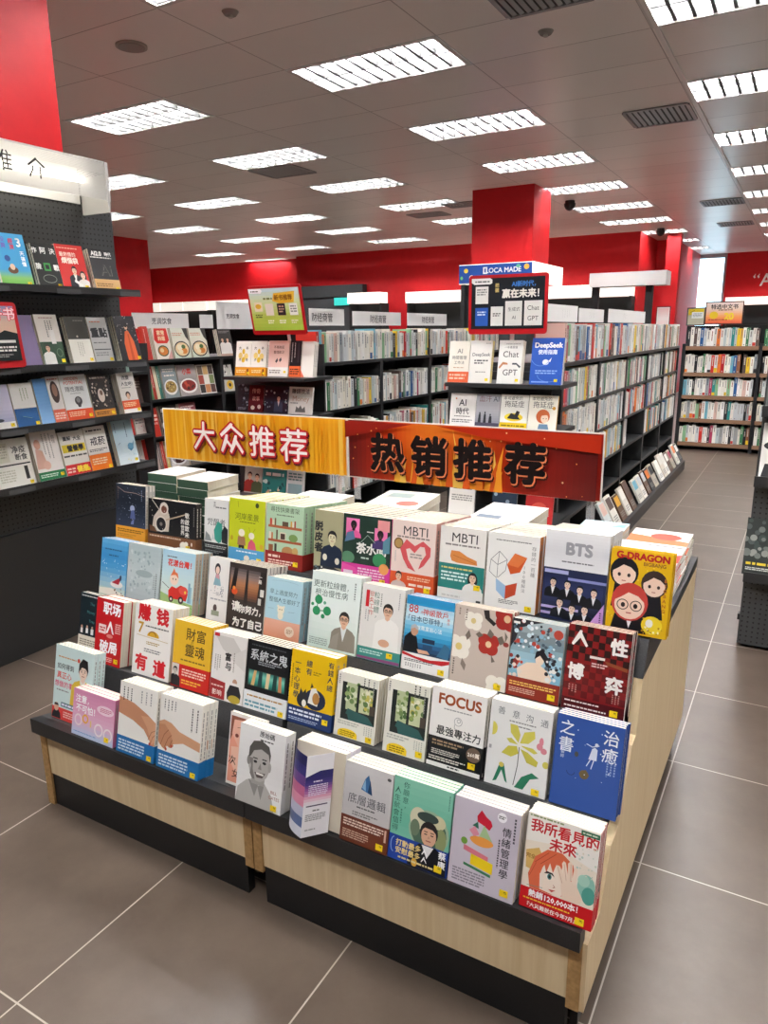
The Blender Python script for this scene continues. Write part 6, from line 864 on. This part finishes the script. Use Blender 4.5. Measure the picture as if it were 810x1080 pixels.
ec(-1.317, y1, 1.0, .128, .188, .014, 2, '#5e1218', [('t', '传奇', 50, 78, 30, '#e6b0a0', .02), ('t', '故事', 50, 50, 26, '#e6b0a0', .02), ('e', 30, 16, 14, 8, '#e9e2d6'), ('e', 74, 20, 12, 8, '#e9e2d6')], 'dark red book with pale figures on the shelf behind the yellow banner', 'dark red figure books', st=None)
ec(-1.178, y1, 1.0, .200, .183, .014, 2, '#1b2432', [('dots', 2, 2, 98, 98, 30, 5, ['#2f4158', '#8aa0a8', '#c9d2ce', '#16202c']), ('man', 62, 56, 7, '#d9b498', '#16171a', '#3a4a60', '#e6e8ea', 4)], 'navy book with a suited figure on the shelf behind the yellow banner', 'navy suited-figure books', st=None)
ec(-.968, y1, 1.0, .195, .185, .014, 3, '#f0eee6', [('t', '賺錢技法', 50, 84, 19, '#4a4a48', .02), ('t', 'Money', 52, 54, 26, '#c9a48a', 0), ('p', '#6a6a66', 30, 8, 34, 30, 44, 22, 52, 34, 60, 20, 70, 30, 74, 8), ('g', 6, 38, 40, 44, 1, '#8a8a86')], 'white money book at the end of the shelf behind the yellow banner', 'white money books', st=None)
framed('framed_poster', 'red framed yellow-green poster with four small book pictures, tilted', (-1.195, 2.68, 1.527), (R(11), 0, 0), .440, .315, [('grad', 0, 0, 100, 100, ['#a9c84a', '#c6d85e', '#d6e3a8', '#cfe6f0']), ('p', '#ffffff', 0, 90, 0, 100, 24, 100, 28, 94, 24, 88), ('g', 4, 91, 20, 96, 1, '#6a6a66'), ('p', '#e6b83a', 46, 70, 50, 88, 92, 92, 88, 66, 60, 64), ('t', '新书推荐', 68, 78, 9, '#8a5a14', .05), ('g', 28, 72, 46, 80, 1, '#6a7a3a'), ('r', 8, 46, 24, 68, '#efe2c0'), ('e', 16, 58, 6, 6, '#e6b83a'), ('r', 30, 36, 46, 64, '#e9dccc'), ('r', 54, 36, 70, 64, '#2c2226'), ('g', 57, 42, 67, 60, 3, '#c9a48a'), ('r', 78, 36, 94, 64, '#efeee6'), ('g', 80, 42, 92, 60, 3, '#8a8a86'), ('g', 8, 30, 22, 40, 2, '#5a6a2a'), ('g', 32, 16, 44, 26, 2, '#f3f2dc'), ('g', 55, 16, 68, 26, 2, '#f3f2dc'), ('g', 79, 16, 92, 26, 2, '#f3f2dc')], '#b9d05a', stand=-.272)
teal = [('r', 0, 0, 100, 100, '#2f8f8a'), ('dots', 4, 6, 96, 50, 14, 8, ['#d9efe9', '#1f5a60', '#e8c8a4']), ('g', 14, 66, 90, 86, 1, '#eef6f2')]
ec(-1.40, y1, .41, .16, .21, .014, 2, '#b9bcb0', [('man', 30, 60, 12, '#e0b898', '#3a2a24', '#a83a34', None, 4), ('man', 72, 56, 12, '#e0b898', '#2a2422', '#5a6a4a', None, 4)], 'comic with two brown-haired heads low on the end unit, seen under the yellow banner', 'comics with two heads', st=None)
ec(-1.235, y1, .41, .21, .2, .014, 2, '#2f8f8a', teal, 'teal comic low on the end unit, seen under the yellow banner', 'teal comics', st=None)
ec(-1.02, y1, .41, .15, .2, .014, 2, '#dfe3e0', [('g', 10, 60, 90, 90, 3, '#6a8a8a'), ('r', 10, 8, 90, 50, '#8fb0b4')], 'pale grey comic next to the teal one low on the end unit', 'pale grey comics', st=None)
ec(.285, ye, .47, .165, .2, .014, 2, '#eceae4', [('g', 14, 72, 86, 88, 1, '#4a4a48'), ('g', 10, 40, 90, 60, 3, '#9a9a94')], 'white book low on the end unit, seen under the red banner', 'low white books', st=None)
ec(.56, ye, .47, .15, .2, .014, 2, '#24364a', [('dots', 0, 0, 100, 100, 20, 9, ['#3a5a7a', '#16202e', '#8aa0b4'])], 'dark blue book low on the end unit, seen under the red banner', 'low dark blue books', st=None)
ec(.765, ye, .47, .16, .2, .014, 2, '#b3272a', [('g', 14, 76, 86, 92, 2, '#f0d0c4'), ('e', 50, 40, 30, 20, '#d9584a')], 'red book low on the end unit, seen under the red banner', 'low red books', st=None)
# worn books on the end unit beside the tall rack
for z, x0, w, col, els, lab in ((1.25, -2.80, .16, '#6f8a80', [('r', 4, 4, 40, 96, '#9ab0a6'), ('g', 50, 60, 90, 80, 2, '#dfe6e0')], 'grey-green book on the end unit beside the tall rack'), (1.0, -2.84, .12, '#dcd8d0', [('p', '#2c2c2e', 10, 10, 50, 70, 90, 10), ('g', 10, 80, 80, 92, 2, '#555')], 'white book with a dark angular shape on the end unit beside the rack'), (1.0, -2.71, .1, '#6a5f58', [('g', 10, 60, 90, 90, 3, '#cfc8be')], 'brown-grey book next to the angular white one on the end unit'), (.75, -2.84, .11, '#b8342a', [('g', 20, 60, 80, 90, 3, '#f0d0c0')], 'red book on the lower shelf of the end unit beside the rack'), (.75, -2.72, .12, '#e2ded6', [('dots', 10, 10, 90, 90, 6, 4, ['#b8342a']), ('g', 10, 40, 80, 60, 2, '#8a8a86')], 'white dotted book on the lower shelf of the end unit'), (.5, -2.84, .12, '#9a1f1f', [], 'dark red book on the bottom shelf of the end unit'), (.5, -2.71, .12, '#d9d4cb', [('r', 60, 2, 96, 98, '#c8443a'), ('gv', 10, 20, 50, 90, 3, '#8a8a86')], 'white and red book on the bottom shelf of the end unit')):
    stack(lab, 'worn', 'book', (-2.575, 2.69 + (x0 > -2.75) * .125, z + .0006), R(90), R(10), 1, .115, .2, .018, col, els, st=None)
# ---------------------------------------------------------------- cookbooks
def cook(y0, z, w, h, th, n, bg, els, lab, pl, **k): stack(lab, pl, 'cookbook', (-2.602, y0, z + .0006), R(90), R(10), n, w, h, th, bg, els, name='cookbook', st=None, **k)
bowl = [('grad', 0, 0, 100, 100, ['#c9d4c4', '#e6e2d0', '#dfe3d4']), ('e', 50, 30, 46, 27, '#2c2a28'), ('e', 50, 30, 40, 23, '#e9d0a0'), ('e', 38, 36, 16, 10, '#f2e6c8'), ('e', 62, 24, 18, 10, '#d9873a'), ('e', 60, 38, 12, 7, '#4a6a34'), ('e', 42, 22, 12, 7, '#f0e0b8'), ('p', '#3a3a34', 70, 100, 100, 100, 100, 56, 84, 70), ('g', 6, 74, 66, 86, 2, '#d8a48a')]
plate = lambda c1, c2: [('e', 50, 32, 46, 24, '#f1eee8'), ('e', 50, 33, 38, 18, c1), ('dots', 22, 24, 78, 44, 14, 8, [c1, c2, '#3a1a14']), ('g', 10, 78, 90, 90, 2, '#f1e6dc'), ('g', 16, 64, 84, 72, 1, '#f1e6dc')]
cook(3.025, 1.335, .06, .27, .02, 2, '#b9382c', [('gv', 14, 20, 86, 92, 1, '#f0cabc')], 'red cookbook turned nearly spine-out, top shelf of the cookbook bookcase', 'red narrow cookbooks', side='P')
cook(3.13, 1.335, .178, .258, .014, 3, '#ece4d8', [('p', '#d8342a', 4, 62, 14, 98, 90, 98, 96, 60, 80, 50, 20, 50), ('t', '家常', 50, 84, 24, '#f6d8b0', .05), ('t', '料理', 50, 66, 22, '#f6d8b0', .05), ('e', 48, 26, 34, 18, '#4a5a34'), ('e', 48, 26, 28, 14, '#d9843a'), ('e', 40, 28, 12, 7, '#f0d29a'), ('p', '#d8a4a0', 70, 0, 100, 0, 100, 30)], 'cookbook with a red splash and a dish, top shelf of the cookbook bookcase', 'red splash cookbooks')
cook(3.335, 1.335, .195, .254, .014, 3, '#dfe3d4', bowl, 'first pale cookbook with a dark noodle bowl, next to the red splash cookbook', 'first pale bowl cookbooks')
cook(3.548, 1.335, .205, .254, .014, 3, '#dfe3d4', bowl, 'second pale cookbook with a dark noodle bowl, next to the two chefs', 'second pale bowl cookbooks')
cook(3.905, 1.335, .180, .245, .014, 3, '#3a3634', [('man', 30, 60, 9, '#e2b898', '#1c1a1a', '#ece8e2', None, 6), ('man', 68, 60, 9, '#e2b898', '#1c1a1a', '#ece8e2', None, 6), ('g', 10, 84, 90, 94, 2, '#8a8682'), ('r', 0, 0, 100, 8, '#c9a494')], 'dark cookbook with two people in white jackets, top shelf', 'dark two-chef cookbooks')
for i, (y, c, nm) in enumerate(((3.03, '#5a8a5e', 'green'), (3.065, '#b9402e', 'red'), (3.1, '#e0d6b8', 'cream'), (3.135, '#3f7a6a', 'teal'))):
    cook(y, 1.01, .032, .272, .02, 1, c, [('gv', 20, 20, 80, 92, 1, '#f0ece0')], f'{nm} narrow cookbook in the slanting set on the second cookbook shelf', 'narrow')
cook(3.19, 1.01, .165, .276, .014, 3, '#8f9a9c', plate('#a98a4a', '#d9c27a'), 'grey cookbook with a golden dish on the second cookbook shelf', 'grey golden-dish cookbooks')
cook(3.37, 1.01, .225, .27, .014, 3, '#a8a09c', [('grad', 0, 50, 100, 100, ['#9a9490', '#b0a8a4', '#8a8480'])] + plate('#8a2a24', '#c4503a')[:3] + [('t', '小菜', 50, 78, 24, '#c8342c', .04)], 'grey cookbook with a large red dish on the second cookbook shelf', 'grey red-dish cookbooks')
cook(3.608, 1.01, .21, .262, .014, 3, '#d9d6cf', [('r', 4, 66, 34, 96, '#6a5a4a'), ('r', 36, 66, 66, 96, '#c9a46a'), ('r', 68, 66, 96, 96, '#4a3a34'), ('r', 4, 34, 34, 64, '#a8483a'), ('r', 36, 34, 66, 64, '#e9e4da'), ('r', 68, 34, 96, 64, '#7a8a5a'), ('r', 4, 4, 34, 32, '#3a3634'), ('r', 36, 4, 66, 32, '#c98a5a'), ('r', 68, 4, 96, 32, '#5a3a34')], 'cookbook with a grid of food pictures, end of the first bay', 'picture grid cookbooks')
cook(3.92, 1.01, .15, .245, .014, 2, '#c9c6bc', [('e', 60, 24, 30, 17, '#e6b83a'), ('e', 60, 24, 12, 7, '#4a3a24'), ('dots', 10, 50, 90, 96, 12, 10, ['#3a3634', '#8a847c', '#e4dfd4'])], 'cookbook with a yellow sunflower-like plate in the second bay', 'sunflower plate cookbooks')
cook(3.03, .70, .075, .24, .02, 2, '#c23a2c', [('g', 10, 40, 90, 80, 3, '#f0c8b8')], 'red cookbook just above the corner of the yellow banner', 'low red cookbooks')
cook(3.13, .70, .2, .25, .014, 2, '#4a4038', plate('#6a3a2a', '#c98a4a'), 'dark cookbook on the third shelf behind the yellow banner', 'third-shelf dark cookbooks')
cook(3.36, .70, .2, .25, .014, 2, '#8a4a4a', plate('#4a2a24', '#d8b48a'), 'dusky red cookbook on the third shelf behind the yellow banner', 'dusky red cookbooks')
for i, (y, c, nm) in enumerate(((3.03, '#c9b8b0', 'pale'), (3.07, '#8a7a78', 'mauve'), (3.11, '#d8503c', 'scarlet'), (3.15, '#d9c27a', 'straw'))):
    cook(y, .40, .036, .25, .02, 1, c, [('gv', 20, 20, 80, 92, 1, '#f0ece0')], f'{nm} narrow cookbook on the bottom shelf below the yellow banner', 'narrow')
cook(3.2, .40, .2, .25, .014, 2, '#b9b0a4', plate('#5a3a34', '#e2dcd0'), 'pale cookbook on the bottom shelf below the yellow banner', 'bottom pale cookbooks')
cook(3.42, .40, .26, .25, .014, 2, '#7a7068', plate('#8a3a34', '#c9b08a'), 'brown cookbook on the bottom shelf below the yellow banner', 'bottom brown cookbooks')
# teal comic lying low, seen under the banner
tag(rest.build('shelved_books', M['paper']), 'smaller spine-out books filling the remaining shelves of the far bookcases', 'books', None, 'stuff')
# ---------------------------------------------------------------- magazine stand at the other side of the aisle
t = thing('magazine_stand', 'black pegboard magazine stand at the edge of the view across the aisle', 'magazine stand', (1.925, 2.49, 0))
MB().box((0, 0, .02), (.9, .03, 1.62)).build('front_panel', M['pegy'], t); MB().box((0, .031, .02), (.9, 1.2, 1.6)).build('carcass', M['black'], t); MB().box((.02, .04, 0), (.88, 1.18, .0195)).build('plinth', M['kick'], t)
MB().box((-.012, .06, .12), (-.0005, .1, .15)).build('bracket', M['kick'], t)
for z in (.40, .86, 1.18): MB().extr([(-.10, z - .03), (-.0005, z - .03), (-.0005, z + .0), (-.092, z + .0), (-.092, z + .02), (-.10, z + .02)], .0, .9).build('shelf', M['black'], t)
def mag(x, z, w, h, bg, els, lab, th=.006, lean=12): 
    q = thing('magazine', lab, 'magazine', (x, 2.415, z + .0012), (-R(lean), 0, 0)); book_parts(q, w, h, th, bg, els, st=None)
mag(1.915, .402, .215, .27, '#2c3230', [('dots', 0, 30, 100, 100, 40, 9, ['#4a5250', '#6a706c', '#3a4442', '#8a8e88']), ('p', '#b8262c', 56, 34, 66, 52, 90, 46, 84, 34), ('g', 6, 16, 70, 24, 1, '#d9c23a'), ('g', 6, 8, 92, 14, 2, '#cfd2cc')], 'dark green-grey magazine with a red patch on the lowest shelf of the stand', lean=14)
mag(1.938, .862, .21, .26, '#e6e4df', [('e', 34, 60, 30, 9, '#1c1c1e'), ('p', '#1c1c1e', 14, 62, 18, 84, 50, 84, 54, 62), ('e', 34, 46, 15, 14, '#b9b5ae'), ('p', '#2a2a2c', 4, 4, 10, 28, 60, 28, 70, 4), ('r', 26, 46, 31, 47.5, '#222'), ('r', 37, 46, 42, 47.5, '#222')], 'black and white magazine with a portrait in a wide hat on the stand', lean=14)
mag(1.935, 1.182, .21, .26, '#5a5f5e', [('dots', 0, 0, 100, 100, 40, 9, ['#7a807e', '#4a504e', '#9a9e98']), ('g', 10, 6, 90, 14, 2, '#d9c23a')], 'grey photographic magazine on the upper shelf of the stand', lean=14)
